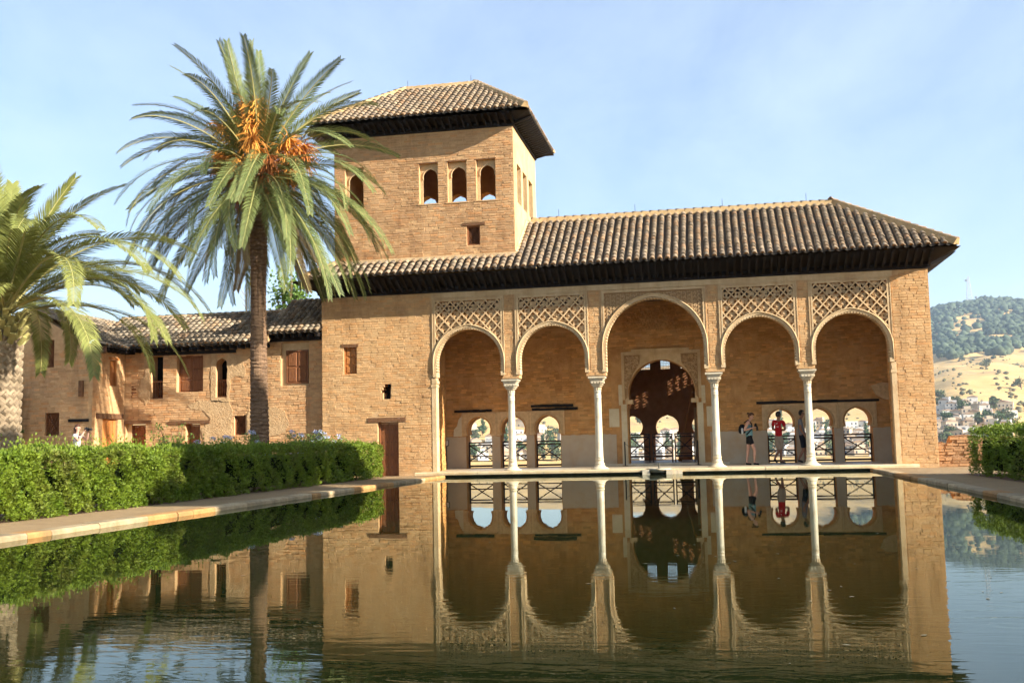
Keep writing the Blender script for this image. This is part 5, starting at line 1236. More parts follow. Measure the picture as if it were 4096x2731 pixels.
# ================================================================== the far side of the valley
VIEWS = ['leftmost portico window', 'second portico window from the left', 'third portico window from the left', 'left part of the middle doorway', 'centre of the middle doorway', 'right part of the middle doorway', 'third portico window from the right', 'second portico window from the right', 'rightmost portico window', 'open side right of the palace']
HOUSES = [(0,-13.19,821,6.9),(0,-13.14,770,6.5),(0,-12.15,731,5.9),(0,-13.01,695,6.9),(0,-12.25,686,7.0),(0,-12.11,662,6.4),(0,-12.93,659,7.7),(0,-12.62,632,6.3),(1,-10.52,839,9.4),(1,-11.21,785,6.2),(1,-10.66,779,6.8),(1,-10.55,731,9.0),(1,-10.67,695,6.3),(1,-11.37,668,8.2),(1,-10.52,638,5.1),(1,-11.39,641,7.9),(2,-9.47,776,7.8),(2,-9.46,725,6.4),(2,-8.22,728,5.7),(2,-9.63,695,8.2),(3,-4.47,773,9.5),(3,-3.93,740,8.0),(3,-4.0,704,8.5),(3,-4.46,638,6.9),(3,-3.82,626,6.2),(4,-2.09,815,9.5),(4,-2.63,809,7.6),(4,-3.21,764,8.7),(4,-2.59,773,9.5),(4,-2.2,713,8.3),(4,-3.21,689,7.0),(4,-3.05,659,5.6),(4,-3.11,632,6.5),(4,-2.41,623,5.0),(5,-1.3,782,9.2),(5,-1.33,710,8.1),(5,-1.37,650,5.4),(6,2.86,830,8.6),(6,3.89,815,7.5),(6,3.87,785,9.5),(6,2.68,782,9.1),(6,3.44,782,6.6),(6,2.99,755,8.2),(6,4.15,749,8.9),(6,3.47,725,6.9),(6,3.92,719,5.5),(6,3.91,665,7.0),(6,3.44,641,5.6),(6,3.95,641,7.3),(7,5.33,824,7.6),(7,4.88,821,8.3),(7,5.55,773,8.5),(7,6.14,767,6.4),(7,4.72,758,9.0),(7,5.41,731,8.6),(7,4.67,716,6.0),(7,5.12,710,7.3),(7,5.38,668,5.5),(7,4.86,665,6.3),(7,5.28,638,7.6),(8,7.53,836,6.7),(8,7.9,827,8.7),(8,6.92,830,8.8),(8,6.62,764,9.2),(8,7.89,758,8.1),(8,7.28,752,8.7),(8,6.64,743,7.4),(8,7.73,731,7.7),(8,7.12,728,8.2),(8,6.77,701,8.3),(8,7.37,698,7.7),(8,6.69,680,7.2),(8,7.21,671,6.0),(8,6.63,644,8.0),(8,7.22,638,7.7),(8,7.97,626,5.1),(9,12.79,851,6.7),(9,12.4,842,6.6),(9,14.22,842,10.4),(9,11.52,848,7.7),(9,13.2,839,8.9),(9,12.93,824,6.9),(9,11.8,824,8.2),(9,14.26,821,10.1),(9,13.29,809,6.9),(9,11.25,830,9.7),(9,11.53,809,7.4),(9,11.99,788,7.4),(9,12.46,779,6.5),(9,13.35,773,9.2),(9,14.02,779,6.6),(9,14.4,782,8.7),(9,12.92,770,7.4),(9,11.1,782,6.1),(9,11.9,752,8.2),(9,11.44,767,7.0),(9,12.53,734,6.5),(9,13.82,740,6.2),(9,11.96,719,6.5),(9,13.44,716,5.8),(9,10.99,734,7.7),(9,12.5,713,6.4),(9,11.15,713,6.5),(9,11.66,701,7.5),(9,13.61,701,7.5),(9,14.18,704,8.0),(9,13.17,698,6.5),(9,12.68,695,5.8),(9,12.22,692,7.1),(9,12.66,677,8.3),(9,11.6,683,7.3),(9,13.73,677,6.2),(9,10.99,686,7.7),(9,14.17,674,6.1),(9,12.13,674,6.9),(9,13.29,671,6.6),(9,12.02,665,7.8),(9,13.16,659,5.8),(9,12.68,659,5.7),(9,11.05,659,7.6),(9,12.34,644,5.0),(9,12.7,641,7.2),(9,10.94,644,4.9),(9,11.86,638,6.1),(9,14.27,629,7.3)]
TREES = [(0,-12.55,803),(0,-12.59,761),(0,-13.0,737),(0,-13.1,638),(1,-11.15,818),(1,-11.4,746),(1,-11.31,695),(1,-10.52,677),(2,-8.64,788),(2,-8.96,728),(2,-8.81,689),(2,-8.73,671),(2,-9.49,665),(2,-9.32,629),(2,-8.59,623),(3,-4.28,746),(3,-4.61,695),(3,-4.45,653),(4,-3.29,800),(4,-2.58,692),(4,-2.5,671),(4,-1.92,623),(5,-1.27,827),(6,3.42,836),(6,3.66,749),(6,2.78,731),(6,3.42,683),(6,2.9,668),(6,2.69,641),(7,5.83,809),(7,4.88,779),(7,6.06,734),(7,5.67,707),(7,5.84,674),(7,4.71,629),(7,5.89,617),(8,7.91,710),(8,7.66,677),(9,11.17,872),(9,13.8,848),(9,12.04,836),(9,12.34,818),(9,13.73,812),(9,10.92,806),(9,14.24,755),(9,13.37,746),(9,12.94,743),(9,11.46,734),(9,14.5,734),(9,13.93,719),(9,12.84,716),(9,13.9,662),(9,11.7,665),(9,13.57,659),(9,14.31,653),(9,13.34,641),(9,11.39,644),(9,13.82,632)]
ORD = ['highest', 'second highest', 'third highest', 'fourth highest', 'fifth highest', 'sixth highest', 'seventh highest', 'eighth highest', 'ninth highest', 'tenth highest'] + ['%d%s highest' % (i, {1: 'st', 2: 'nd', 3: 'rd'}.get(i % 10 if i > 20 else 0, 'th')) for i in range(11, 90)]
HW = [('white', mat('house_white', (.58, .55, .49), (.66, .63, .57), .3, .9)), ('cream', mat('house_cream', (.50, .43, .32), (.58, .51, .39), .3, .9)), ('white', MATS['house_white']), ('sandy', mat('house_sandy', (.46, .36, .24), (.54, .43, .30), .3, .9))]
HR = mat('far_roof', (.34, .23, .15), (.44, .31, .21), .5, .95); HG = mat('far_window', (.05, .06, .07), rough=.4)
hq = random.Random(9); cnt = {}
winm = bpy.data.meshes.new('window'); t = MB(); t.box(-.5, .5, -.5, .5, -.5, .5); winm.from_pydata(t.v, [], t.f); winm.materials.append(HG)
def far_house(v, b, r, wd):
    k = cnt.get(v, 0); cnt[v] = k + 1
    cn, cm = HW[hq.randrange(4)]; base = polar(b, r); yaw = -R(b) + hq.uniform(-.45, .45); h = hq.uniform(3.4, 6.2); dp = hq.uniform(6, 9); flat = hq.random() < .3
    c, s = math.cos(yaw), math.sin(yaw); tf = lambda p: (base.x + p[0] * c - p[1] * s, base.y + p[0] * s + p[1] * c, base.z + p[2])
    w = MB(); hw, hd = wd / 2, dp / 2
    w.box(-hw, hw, -hd, hd, -4, h, tf)
    if hq.random() < .5: w.box(-hw * .4, hw * .9, -hd * .5, hd * .9, h + .002, h + 2.2, tf)
    o = w.build('town_house', cm); tag(o, '%s house, %s roof, %s through the %s' % (cn, 'flat' if flat else 'brown tiled', ORD[k], VIEWS[v]), 'house', 'houses on the hillside across the valley')
    w = MB(); e = .35
    if flat: w.box(-hw - .1, hw + .1, -hd - .1, hd + .1, h + .003, h + .35, tf)
    else:
        rh_ = h + hw * .30 if hq.random() < .5 else h + hd * .42
        if rh_ - h == hd * .42: vs = [(-hw - e, -hd - e, h), (hw + e, -hd - e, h), (hw + e, hd + e, h), (-hw - e, hd + e, h), (-hw - e, 0, rh_), (hw + e, 0, rh_)]; fs = [(0, 1, 5, 4), (2, 3, 4, 5), (1, 2, 5), (3, 0, 4), (3, 2, 1, 0)]
        else: vs = [(-hw - e, -hd - e, h), (hw + e, -hd - e, h), (hw + e, hd + e, h), (-hw - e, hd + e, h), (0, -hd - e, rh_), (0, hd + e, rh_)]; fs = [(0, 4, 5, 3), (1, 2, 5, 4), (0, 1, 4), (2, 3, 5), (3, 2, 1, 0)]
        w.add([tf(q) for q in vs], fs)
    w.build('roof', HR if not flat else cm, o)
    nwin = max(2, int(wd / 2.4))
    for i in range(nwin):
        for zz in ((1.6,) if h < 4.6 else (1.5, 4.0)):
            if hq.random() < .2: continue
            q = bpy.data.objects.new('window', winm); q.location = tf((-hw + (i + .5) * wd / nwin, -hd, zz)); q.rotation_euler = (0, 0, yaw); q.scale = (hq.uniform(.8, 1.1), .12, hq.uniform(1.1, 1.6)); COL.objects.link(q); par(q, o)
for a in HOUSES: far_house(*a)
FARLEAF = mat('leaf_far', (0.04, 0.075, 0.022), (0.085, 0.13, 0.04), .4, .8, 0, island=.35)
OLIVE = mat('leaf_olive', (0.08, 0.11, 0.045), (0.14, 0.16, 0.07), .4, .8, 0, island=.3)
cnt2 = {}
def far_tree(v, b, r, scale=1.0, label=None):
    k = cnt2.get(v, 0); cnt2[v] = k + 1; p = polar(b, r); kind = hq.choice(('cypress', 'round', 'round', 'round')); h = (hq.uniform(11, 16) if kind == 'cypress' else hq.uniform(7, 11)) * scale
    nm = {'cypress': 'dark slim cypress', 'round': 'bushy round tree'}[kind]
    tree({'cypress': 'cypress_tree', 'round': 'valley_tree'}[kind], label or '%s, %s tree through the %s' % (nm, ORD[k], VIEWS[v]), p.x, p.y, h, h * .20 if kind == 'cypress' else h * .52, 420, FARLEAF if kind == 'cypress' or k % 2 else OLIVE, p.z - (.15 * h if kind == 'round' else 0), .75, seed=int(b * 100 + r), shape=kind, group='trees on the hillside across the valley')
for a in TREES: far_tree(*a)
for (b, r, s, lb) in ((13.52, 1247, 1.35, 'round green tree alone in the middle of the dry golden slope'), (11.29, 914, 1.1, 'dark round tree just above the town beside the palace corner'), (15.03, 1040, 1.4, 'dark tree on the golden slope at the right edge'), (11.41, 1556, 1.0, 'small grey green tree high on the golden slope next to the palace corner'), (12.05, 1538, 1.0, 'second small grey green tree along the top of the golden slope'), (12.43, 1526, 1.1, 'grey green tree at the top of the golden slope below the bare patch'), (13.89, 1493, .8, 'smallest grey green tree at the top right of the golden slope'), (-4.02, 930, 1.0, 'tree on the dry slope in the left part of the middle doorway')):
    p = polar(b, r); tree('slope_tree', lb, p.x, p.y, 9 * s, 5 * s, 500, OLIVE, p.z - 1.5, .8, seed=int(r), group='trees on the golden slope')
# pine wood over the hill top and low scrub on the slope: masses nobody could count
ico = bmesh.new(); bmesh.ops.create_icosphere(ico, subdivisions=1, radius=1.0); IV = np.array([v.co[:] for v in ico.verts]); IF = np.array([[v.index for v in f.verts] for f in ico.faces]); ico.free()
def blobs(pts, name, m):
    V = []; F = []
    for i, (p, s, hh) in enumerate(pts):
        V.append(IV * (1 + nrg.uniform(-.28, .28, (len(IV), 1))) * np.array((s, s, hh)) + np.array((p.x, p.y, p.z + hh * .6))); F.append(IF + i * len(IV))
    o = bulk(name, np.concatenate(V), np.concatenate(F), m); o.data.shade_smooth(); return tag(o, kind='stuff')
pts = []
while len(pts) < 4300:
    b = hq.uniform(6, 21); r = hq.uniform(1480, 2640); el = math.degrees(math.atan(height(b, r) / r)); p = polar(b, r)
    n_ = math.sin(b * 2.3 + 1) * math.cos(r * .006) + .6 * math.sin(b * 5 + r * .011)
    if el < 3.88 + .12 * math.sin(b * 3): continue
    bare = ((b - 12.85) / .85) ** 2 + ((el - 5.3) / .62) ** 2 < 1 or ((b - 14.2) / 1.0) ** 2 + ((el - 4.62) / .16) ** 2 < 1
    if hq.random() < (.93 if bare else .12 if n_ < .5 else .4): continue
    s = hq.uniform(4, 8.5); pts.append((p, s, s * hq.uniform(.7, 1.1)))
blobs(pts, 'pine_wood', mat('pine_far', (0.05, 0.07, 0.034), (0.09, 0.11, 0.058), .08, .9, 0, island=.3, c3=(.03, .055, .02), s3=.2))
pts = []
while len(pts) < 1500:
    b = hq.uniform(-14, 20); r = hq.uniform(700, 1600); p = polar(b, r)
    if math.sin(b * 3.1 + r * .013) + .5 * math.sin(b * 9 - r * .03) < .25: continue
    s = hq.uniform(.7, 2.2) * (.8 if b < 9.5 else 1.2); pts.append((p, s, s * .7))
blobs(pts, 'scrub', mat('scrub_far', (0.12, 0.12, 0.055), (0.20, 0.17, 0.08), .2, .95, 0, island=.3))
# radio masts on the hill top
STEEL = mat('mast_steel', (.45, .44, .44), (.55, .54, .53), 1, .6)
def mast(label, b, r, h, hw, dish):
    p = polar(b, r); t = thing('radio_mast', label, 'radio mast', p); w = MB(); n = 9
    lv = [(p + Vector((0, 0, h * i / n)), hw * (1 - .78 * i / n)) for i in range(n + 1)]; cs = [(-1, -1), (1, -1), (1, 1), (-1, 1)]
    for i in range(n):
        (q0, a0), (q1, a1) = lv[i], lv[i + 1]
        for j in range(4):
            A = q0 + Vector((cs[j][0] * a0, cs[j][1] * a0, 0)); B = q1 + Vector((cs[j][0] * a1, cs[j][1] * a1, 0)); j2 = (j + 1) % 4; C_ = q0 + Vector((cs[j2][0] * a0, cs[j2][1] * a0, 0)); D_ = q1 + Vector((cs[j2][0] * a1, cs[j2][1] * a1, 0))
            w.beam(A, B, .55, .55); w.beam(A, D_, .32, .32); w.beam(B, D_, .32, .32)
    w.build('lattice_frame', STEEL, t); w = MB(); c = p + Vector((-hw * .9, -2, h * dish)); w.lathe([(.3, 0), (2.6, .6), (2.8, 1.2), (2.8, 2.2), (.3, 2.6)], (0, 0, 0), 12); w.v = [(c.x + v[0], c.y - v[2], c.z + v[1]) for v in w.v]; w.build('dish', mat('dish', (.2, .21, .22)), t)
    w = MB(); w.tube([p + Vector((0, 0, h)), p + Vector((0, 0, h * 1.06))], .3, 5); w.build('aerial', STEEL, t)
mast('tall pale lattice radio mast standing on the wooded hill top', 12.96, 2590, 62, 6.5, .86)
mast('small mast beside the tall radio mast on the hill top', 13.28, 2592, 15, 2.0, .7)

# ================================================================== small things in and round the portico
def railing(label, x0, x1, y, z0, zs, group='wooden railings in the openings'):
    t = thing('railing', label, 'railing', ((x0 + x1) / 2, y, z0), group); pw = .045
    for x in (x0 + pw / 2, x1 - pw / 2):
        w = MB(); w.box(x - pw / 2, x + pw / 2, y - pw / 2, y + pw / 2, z0, zs[0] + .01); w.build('post', WOOD_R, t)
    for i, z in enumerate(zs):
        w = MB(); hh = (.05, .05, .04, .035, .07)[i]; w.box(x0 + (pw + .002 if i else 0), x1 - (pw + .002 if i else 0), y - .03 - .001 * i, y + .03, z - hh / 2 + (.03 if i == 0 else 0), z + hh / 2 + (.03 if i == 0 else 0)); w.build('rail', WOOD_R, t)
    za, zb = zs[1] - .02, zs[3] + .02
    for k, (xa, xb) in enumerate(((x0 + pw, x1 - pw), (x1 - pw, x0 + pw))):
        w = MB(); yy = y - .012 + .024 * k; w.beam((xa, yy, za), (xb, yy, zb), .022, .038); w.build('brace', WOOD_R, t)
pos = ['leftmost portico window', 'second portico window from the left', 'third portico window from the left', 'third portico window from the right', 'second portico window from the right', 'rightmost portico window']
for c, n in zip(OPX, pos): railing('dark wooden cross braced railing in the ' + n, c - OH + .01, c + OH - .01, BY + .34, ZB, (1.07, 1.0, .60, .42, .24))
for (x0, x1), n in zip(((-1.235, -.485), (-.405, .33), (.39, 1.12)), ('left', 'middle', 'right')): railing('dark cross braced railing, %s of the three inside the big doorway' % n, x0, x1, 4.2, rz, (1.23, 1.17, .82, .57, .47))
for x, n in ((-1.32, 'left'), (1.225, 'right')):
    t = thing('barrier_post', 'thin dark barrier post at the %s side of the big doorway' % n, 'post', (x, 3.2, ZB), 'barrier posts at the doorway'); w = MB(); w.tube([(x, 3.2, ZB + .02), (x, 3.2, 1.02)], .022, 8); w.build('rod', IRON, t, True); w = MB(); w.lathe([(.11, 0), (.11, .012), (.03, .022)], (x, 3.2, ZB + .002), 14); w.build('foot', IRON, t)
w = MB(); rp_ = [(-1.32 + 2.545 * i / 16, 3.2 + .02 * math.sin(i), .96 - .52 * (1 - (2 * i / 16 - 1) ** 2)) for i in range(17)]; w.tube(rp_, .006, 5); tag(w.build('barrier_rope', mat('rope', (.16, .13, .10))), 'thin rope hanging slack between the two barrier posts', 'rope')
for k, (a, b, m, lb) in enumerate((((1.07, 6.2, 3.02), (.46, 6.1, rz), WOOD_O, 'long orange timber prop leaning behind the doorway'), ((.95, 6.4, 2.6), (.49, 6.25, rz), WOOD, 'dark timber prop beside the orange one in the room'), ((.80, 6.0, 1.35), (.55, 5.9, rz), WOOD_O, 'short orange timber prop in front of the longer ones'))):
    w = MB(); w.beam(a, b, .05, .06); tag(w.build('timber_prop', m), lb, 'timber', 'timber props in the room')
# information board
t = thing('information_board', 'small slanted information board on a post inside the portico', 'sign', (-7.78, 2.9, ZB)); w = MB(); w.box(-7.80, -7.755, 2.88, 2.92, ZB + .012, 1.02); w.build('post', IRON, t); w = MB(); w.box(-7.9, -7.66, 2.8, 3.0, ZB + .001, ZB + .011); w.build('foot', IRON, t)
tb = lambda p: Vector((-7.80, 2.88, 1.09)) + Matrix.Rotation(R(-12), 3, 'Y') @ (Matrix.Rotation(R(50), 3, 'X') @ p)
w = MB(); w.box(-.13, .13, -.13, .13, -.012, .012, tb); bo = w.build('board', IRON, t); w = MB(); w.box(-.108, .108, -.108, .108, .0125, .015, tb); w.build('printed_sheet', mat('paper', (.66, .66, .60), (.72, .72, .67), 20, .6), bo)
w = MB(); w.box(-.04, .04, .045, .085, .0155, .0165, tb)
for i in range(5): w.box(-.085, .085 - .03 * (i % 2), .02 - i * .022, .028 - i * .022, .0155, .0165, tb)
w.build('print', mat('ink', (.25, .24, .22)), bo)
# fountain spout in the middle of the platform edge
t = thing('fountain_basin', 'small scalloped marble basin with a water jet at the platform edge', 'fountain', (0.08, -1.0, 0)); w = MB(); n = 18; pr_ = []
for rr, z in ((.20, .03), (.30, .10), (.36, .155), (.30, .16), (.18, .12)): pr_.append((rr, z))
for j in range(n):
    a = 2 * math.pi * j / n
    for rr, z in pr_: w.v.append((.08 + rr * (1 + .10 * math.cos(a * 8)) * math.cos(a), -1.0 + rr * (1 + .10 * math.cos(a * 8)) * math.sin(a), z + .02))
for j in range(n):
    for i in range(4): w.f.append((j * 5 + i, ((j + 1) % n) * 5 + i, ((j + 1) % n) * 5 + i + 1, j * 5 + i + 1))
w.build('bowl', MARBLE_C, t, True)
for k, (x0, x1, y0, y1) in enumerate(((-.42, -.20, -1.26, -.95), (.32, .52, -1.30, -.95), (.53, .66, -1.16, -.95), (.67, .80, -1.10, -.95))):
    w = MB(); w.box(x0, x1, y0, y1, -.02, .15 - .01 * k); w.build('block', MARBLE, t)
w = MB(); w.lathe([(.05, 0), (.05, .03), (.02, .05), (.025, .10), (.014, .13), (.018, .17), (.006, .21)], (.08, -1.0, .15), 10); w.build('nozzle', mat('bronze', (.08, .07, .05), rough=.5, metallic=.6), t, True)

# flecks drifting on the water
fq = random.Random(3); w = MB()
for k in range(420):
    x, y = fq.uniform(PL + .2, PR - .2), fq.uniform(-29, -2)
    if k % 2: x = fq.uniform(1.5, PR - .2)
    a = fq.uniform(0, 6.28); l = fq.uniform(.012, .03); c, s_ = math.cos(a) * l, math.sin(a) * l
    w.add([(x - c, y - s_, .003), (x + s_ * .4, y - c * .4, .003), (x + c, y + s_, .004), (x - s_ * .4, y + c * .4, .003)], [(0, 1, 2, 3)])
tag(w.build('floating_leaves', mat('fleck', (.10, .09, .05), (.22, .20, .13), 5, .9)), kind='stuff')
# ================================================================== people
def skin_mesh(nodes, edges, sub=2):
    """nodes: name -> (position, radius); one continuous skinned surface"""
    names = list(nodes); me = bpy.data.meshes.new('tmp'); me.from_pydata([nodes[n][0] for n in names], [(names.index(a), names.index(b)) for a, b in edges], [])
    o = bpy.data.objects.new('tmp', me); COL.objects.link(o); sm = o.modifiers.new('s', 'SKIN'); sm.use_smooth_shade = True; sm.branch_smoothing = .6
    for i, n in enumerate(names):
        rr = nodes[n][1]; o.data.skin_vertices[0].data[i].radius = rr if isinstance(rr, tuple) else (rr, rr); o.data.skin_vertices[0].data[i].use_root = (i == 0)
    s = o.modifiers.new('u', 'SUBSURF'); s.levels = sub; s.render_levels = sub
    dg = bpy.context.evaluated_depsgraph_get(); out = bpy.data.meshes.new_from_object(o.evaluated_get(dg)); bpy.data.objects.remove(o); bpy.data.meshes.remove(me)
    return [tuple(v.co) for v in out.vertices], [tuple(p.vertices) for p in out.polygons]
def person(label, root, face, J, C, hair, yaw=0.0):
    """J: joints in metres (x right in the picture, y depth, z up). face: direction the head looks. C: materials"""
    t = thing('person', label, 'person', root); O = Vector(root); v = lambda p: O + Vector(p)
    j = {k: v(p) for k, p in J.items()}
    nd = {'pelvis': (j['pelvis'], (.115, .10)), 'waist': (j['pelvis'].lerp(j['chest'], .45), (.105, .085)), 'chest': (j['chest'], (.125, .095)), 'collar': (j['neck'].lerp(j['chest'], .35), (.085, .075)), 'neck': (j['neck'], .05), 'jaw': (j['head'] + Vector((0, 0, -.075)), .062), 'head': (j['head'], .085), 'crown': (j['head'] + Vector((0, 0, .065)), .072)}
    ed = [('pelvis', 'waist'), ('waist', 'chest'), ('chest', 'collar'), ('collar', 'neck'), ('neck', 'jaw'), ('jaw', 'head'), ('head', 'crown')]
    for s in 'lr':
        nd['sh' + s] = (j['sh' + s], .055); nd['el' + s] = (j['el' + s], .042); nd['wr' + s] = (j['wr' + s], .028); nd['pa' + s] = (j['ha' + s], (.036, .022))
        ed += [('collar', 'sh' + s), ('sh' + s, 'el' + s), ('el' + s, 'wr' + s), ('wr' + s, 'pa' + s)]
        nd['hip' + s] = (j['hip' + s], .085); nd['kn' + s] = (j['kn' + s], .055); nd['cf' + s] = (j['kn' + s].lerp(j['an' + s], .3), .052); nd['an' + s] = (j['an' + s], .036); nd['to' + s] = (j['to' + s], (.036, .024))
        ed += [('pelvis', 'hip' + s), ('hip' + s, 'kn' + s), ('kn' + s, 'cf' + s), ('cf' + s, 'an' + s), ('an' + s, 'to' + s)]
    V, F = skin_mesh(nd, ed); b = MB(); b.add(V, F)
    f = Vector(face).normalized(); sd = Vector((0, 0, 1)).cross(f).normalized(); u = f.cross(sd).normalized(); h = j['head']
    nose = h + f * .088 - u * .01; b.add([nose + u * .03 - f * .012, nose - u * .02 + sd * .016, nose - u * .02 - sd * .016, nose + f * .024 - u * .012], [(0, 1, 3), (1, 2, 3), (2, 0, 3)])
    for s in (-1, 1): b.tube([h + sd * s * .083 - f * .01 + u * .025, h + sd * s * .092 - f * .015, h + sd * s * .083 - f * .008 - u * .03], [.008, .016, .008], 5)
    for s in 'lr':
        d = (j['ha' + s] - j['wr' + s]).normalized(); q = d.cross(Vector((0, 0, 1)));  q = q.normalized() if q.length > .1 else Vector((0, 1, 0)); up_ = q.cross(d).normalized(); pm = j['ha' + s]
        for k, l in enumerate((.055, .066, .070, .062, .045)):
            if k == 0: a = pm - d * .02 + q * .032; b.tube([a, a + q * .022 + d * .025, a + q * .026 + d * .05 - up_ * .01], [.010, .010, .007], 5)
            else:
                a = pm + q * (.026 - .017 * (k - 1)) + d * .02; b.tube([a, a + d * l * .5 - up_ * .006, a + d * l * .85 - up_ * .026], [.0095, .009, .007], 5)
    body = b.build('body', C['skin'], t, True)
    fc = MB()
    for s in (-1, 1): fc.lathe([(.004, -.006), (.010, 0), (.004, .006)], tuple(h + f * .080 + sd * s * .032 + u * .018), 6)
    fc.beam(h + f * .083 - u * .048 - sd * .022, h + f * .083 - u * .048 + sd * .022, .01, .007); fc.build('face_features', mat('features', (.06, .03, .025)), body)
    up_r = .016; sh = {k: (p, (r if not isinstance(r, tuple) else r)) for k, (p, r) in nd.items()}
    g_ = lambda k, e: (nd[k][0], tuple(x + e for x in nd[k][1]) if isinstance(nd[k][1], tuple) else nd[k][1] + e)
    # top
    tp = {'waist': g_('waist', .022), 'chest': g_('chest', .02), 'collar': (nd['collar'][0] + Vector((0, 0, -.02)), (.09, .08)), 'hem': (nd['pelvis'][0] + Vector((0, 0, -.03)), (.137, .12))}; te = [('waist', 'chest'), ('chest', 'collar'), ('waist', 'hem')]
    if C.get('sleeve'):
        for s in 'lr': tp['sh' + s] = g_('sh' + s, .018); tp['sl' + s] = (nd['sh' + s][0].lerp(nd['el' + s][0], C['sleeve']), .062); te += [('collar', 'sh' + s), ('sh' + s, 'sl' + s)]
    V, F = skin_mesh(tp, te); m_ = MB(); m_.add(V, F); m_.build('top', C['top'], t, True)
    if C.get('shorts'):
        sp = {'pelvis': (nd['pelvis'][0], (.132, .115)), 'waist': (nd['pelvis'][0] + Vector((0, 0, .11)), (.122, .102))}; se = [('pelvis', 'waist')]
        for s in 'lr': sp['hip' + s] = g_('hip' + s, .022); sp['leg' + s] = (nd['hip' + s][0].lerp(nd['kn' + s][0], C['leg']), .082 if C['leg'] < .9 else .078); se += [('pelvis', 'hip' + s), ('hip' + s, 'leg' + s)]
        V, F = skin_mesh(sp, se); m_ = MB(); m_.add(V, F); m_.build('shorts', C['shorts'], t, True)
    for s in 'lr':
        an, to = j['an' + s], j['to' + s]; d = (to - an); d.normalize(); V, F = skin_mesh({'heel': (an - d * .04 + Vector((0, 0, -.045)), .042), 'mid': (an.lerp(to, .5) + Vector((0, 0, -.018)), (.046, .034)), 'toe': (to + d * .03 + Vector((0, 0, .0)), (.044, .028))}, [('heel', 'mid'), ('mid', 'toe')], 1); m_ = MB(); m_.add(V, F); m_.build('shoe', C['shoe'], t, True)
    hm = MB(); nu, nv = 18, 12; cc = h - f * .010 + u * .022; gv = []; gf = []
    for a in range(nv + 1):
        for b_ in range(nu):
            th, ph = math.pi * a / nv, 2 * math.pi * b_ / nu; dd = (f * math.cos(ph) + sd * math.sin(ph)) * math.sin(th) + u * math.cos(th)
            gv.append(cc + (f * dd.dot(f) * .104 + sd * dd.dot(sd) * .094 + u * dd.dot(u) * .112) * (1 + .03 * math.sin(ph * 7 + a)))
    for a in range(nv):
        for b_ in range(nu):
            th, ph = math.pi * (a + .5) / nv, 2 * math.pi * (b_ + .5) / nu; df, du = math.sin(th) * math.cos(ph), math.cos(th)
            if (df > .15 and du < .42) or du < -.62 or (df > -.15 and du < -.1): continue
            gf.append((a * nu + b_, a * nu + (b_ + 1) % nu, (a + 1) * nu + (b_ + 1) % nu, (a + 1) * nu + b_))
    hm.add(gv, gf)
    for (p, q, r0, r1) in hair: hm.tube([v(p), (v(p) + v(q)) / 2 + Vector((.0, 0, .01)), v(q)], [r0, (r0 + r1) / 2, r1], 8)
    hm.build('hair', C['hair'], t, True)
    return t
SK1 = mat('skin_fair', (.50, .27, .18), (.58, .33, .23), 9, .6); SK2 = mat('skin_tan', (.24, .11, .06), (.30, .14, .08), 9, .6)
HB = mat('hair_brown', (.07, .028, .014), (.12, .05, .024), 30, .6); HK = mat('hair_black', (.008, .007, .007), (.018, .015, .014), 30, .5)
cloth = lambda n, c: mat('cloth_' + n, c, tuple(x * .8 for x in c), 14, .95, .2, 60)
BLK = cloth('black', (.012, .012, .013))
person('woman in teal tank top and black shorts looking down at her camera', (2.98, 1.5, ZB), (1, -.25, -.55), dict(pelvis=(-.03, 0, .93), chest=(-.03, 0, 1.30), neck=(0, 0, 1.48), head=(.06, -.01, 1.60), shl=(-.05, -.17, 1.42), shr=(-.02, .16, 1.42), ell=(-.19, -.20, 1.14), elr=(-.06, .2, 1.14), wrl=(.06, -.13, 1.22), wrr=(.13, .08, 1.22), hal=(.15, -.08, 1.25), har=(.19, .04, 1.25), hipl=(-.02, -.08, .86), hipr=(-.04, .08, .86), knl=(.13, -.09, .50), knr=(-.08, .09, .49), anl=(.10, -.09, .085), anr=(-.14, .09, .085), tol=(.23, -.10, .035), tor=(-.01, .08, .035)), dict(skin=SK1, top=cloth('teal', (.17, .33, .33)), shorts=BLK, leg=.55, shoe=BLK, hair=HB), [((-.03, 0, 1.68), (-.06, .0, 1.73), .05, .02)])
t = thing('backpack', 'black backpack on the back of the woman in the teal top', 'backpack', (2.74, 1.5, 1.1)); V, F = skin_mesh({'a': (Vector((2.74, 1.49, 1.18)), (.10, .14)), 'b': (Vector((2.72, 1.49, 1.36)), (.105, .135)), 'c': (Vector((2.76, 1.49, 1.53)), (.07, .10))}, [('a', 'b'), ('b', 'c')]); w = MB(); w.add(V, F); w.build('bag', BLK, t, True)
w = MB()
for s in (-1, 1): w.tube([(2.80, 1.5 + s * .12, 1.56), (2.93, 1.5 + s * .13, 1.645), (3.045, 1.5 + s * .13, 1.52), (3.03, 1.5 + s * .13, 1.33), (2.86, 1.5 + s * .12, 1.16)], .022, 6)
w.build('strap', BLK, t, True); w = MB(); w.lathe([(.03, 0), (.035, .05), (.035, .18), (.02, .21)], (2.73, 1.345, 1.18), 10); w.build('bottle', mat('bottle_white', (.5, .5, .47)), t, True)
t = thing('camera', 'black camera held by the woman in the teal top', 'camera', (3.18, 1.46, 1.42)); w = MB(); w.box(3.13, 3.21, 1.39, 1.53, 1.41, 1.51); w.box(3.15, 3.20, 1.43, 1.49, 1.51, 1.54); w.build('camera_body', BLK, t); w = MB(); w.tube([(3.20, 1.46, 1.44), (3.22, 1.46, 1.34), (3.225, 1.46, 1.30)], [.038, .036, .040], 10); w.build('lens', IRON, t, True)
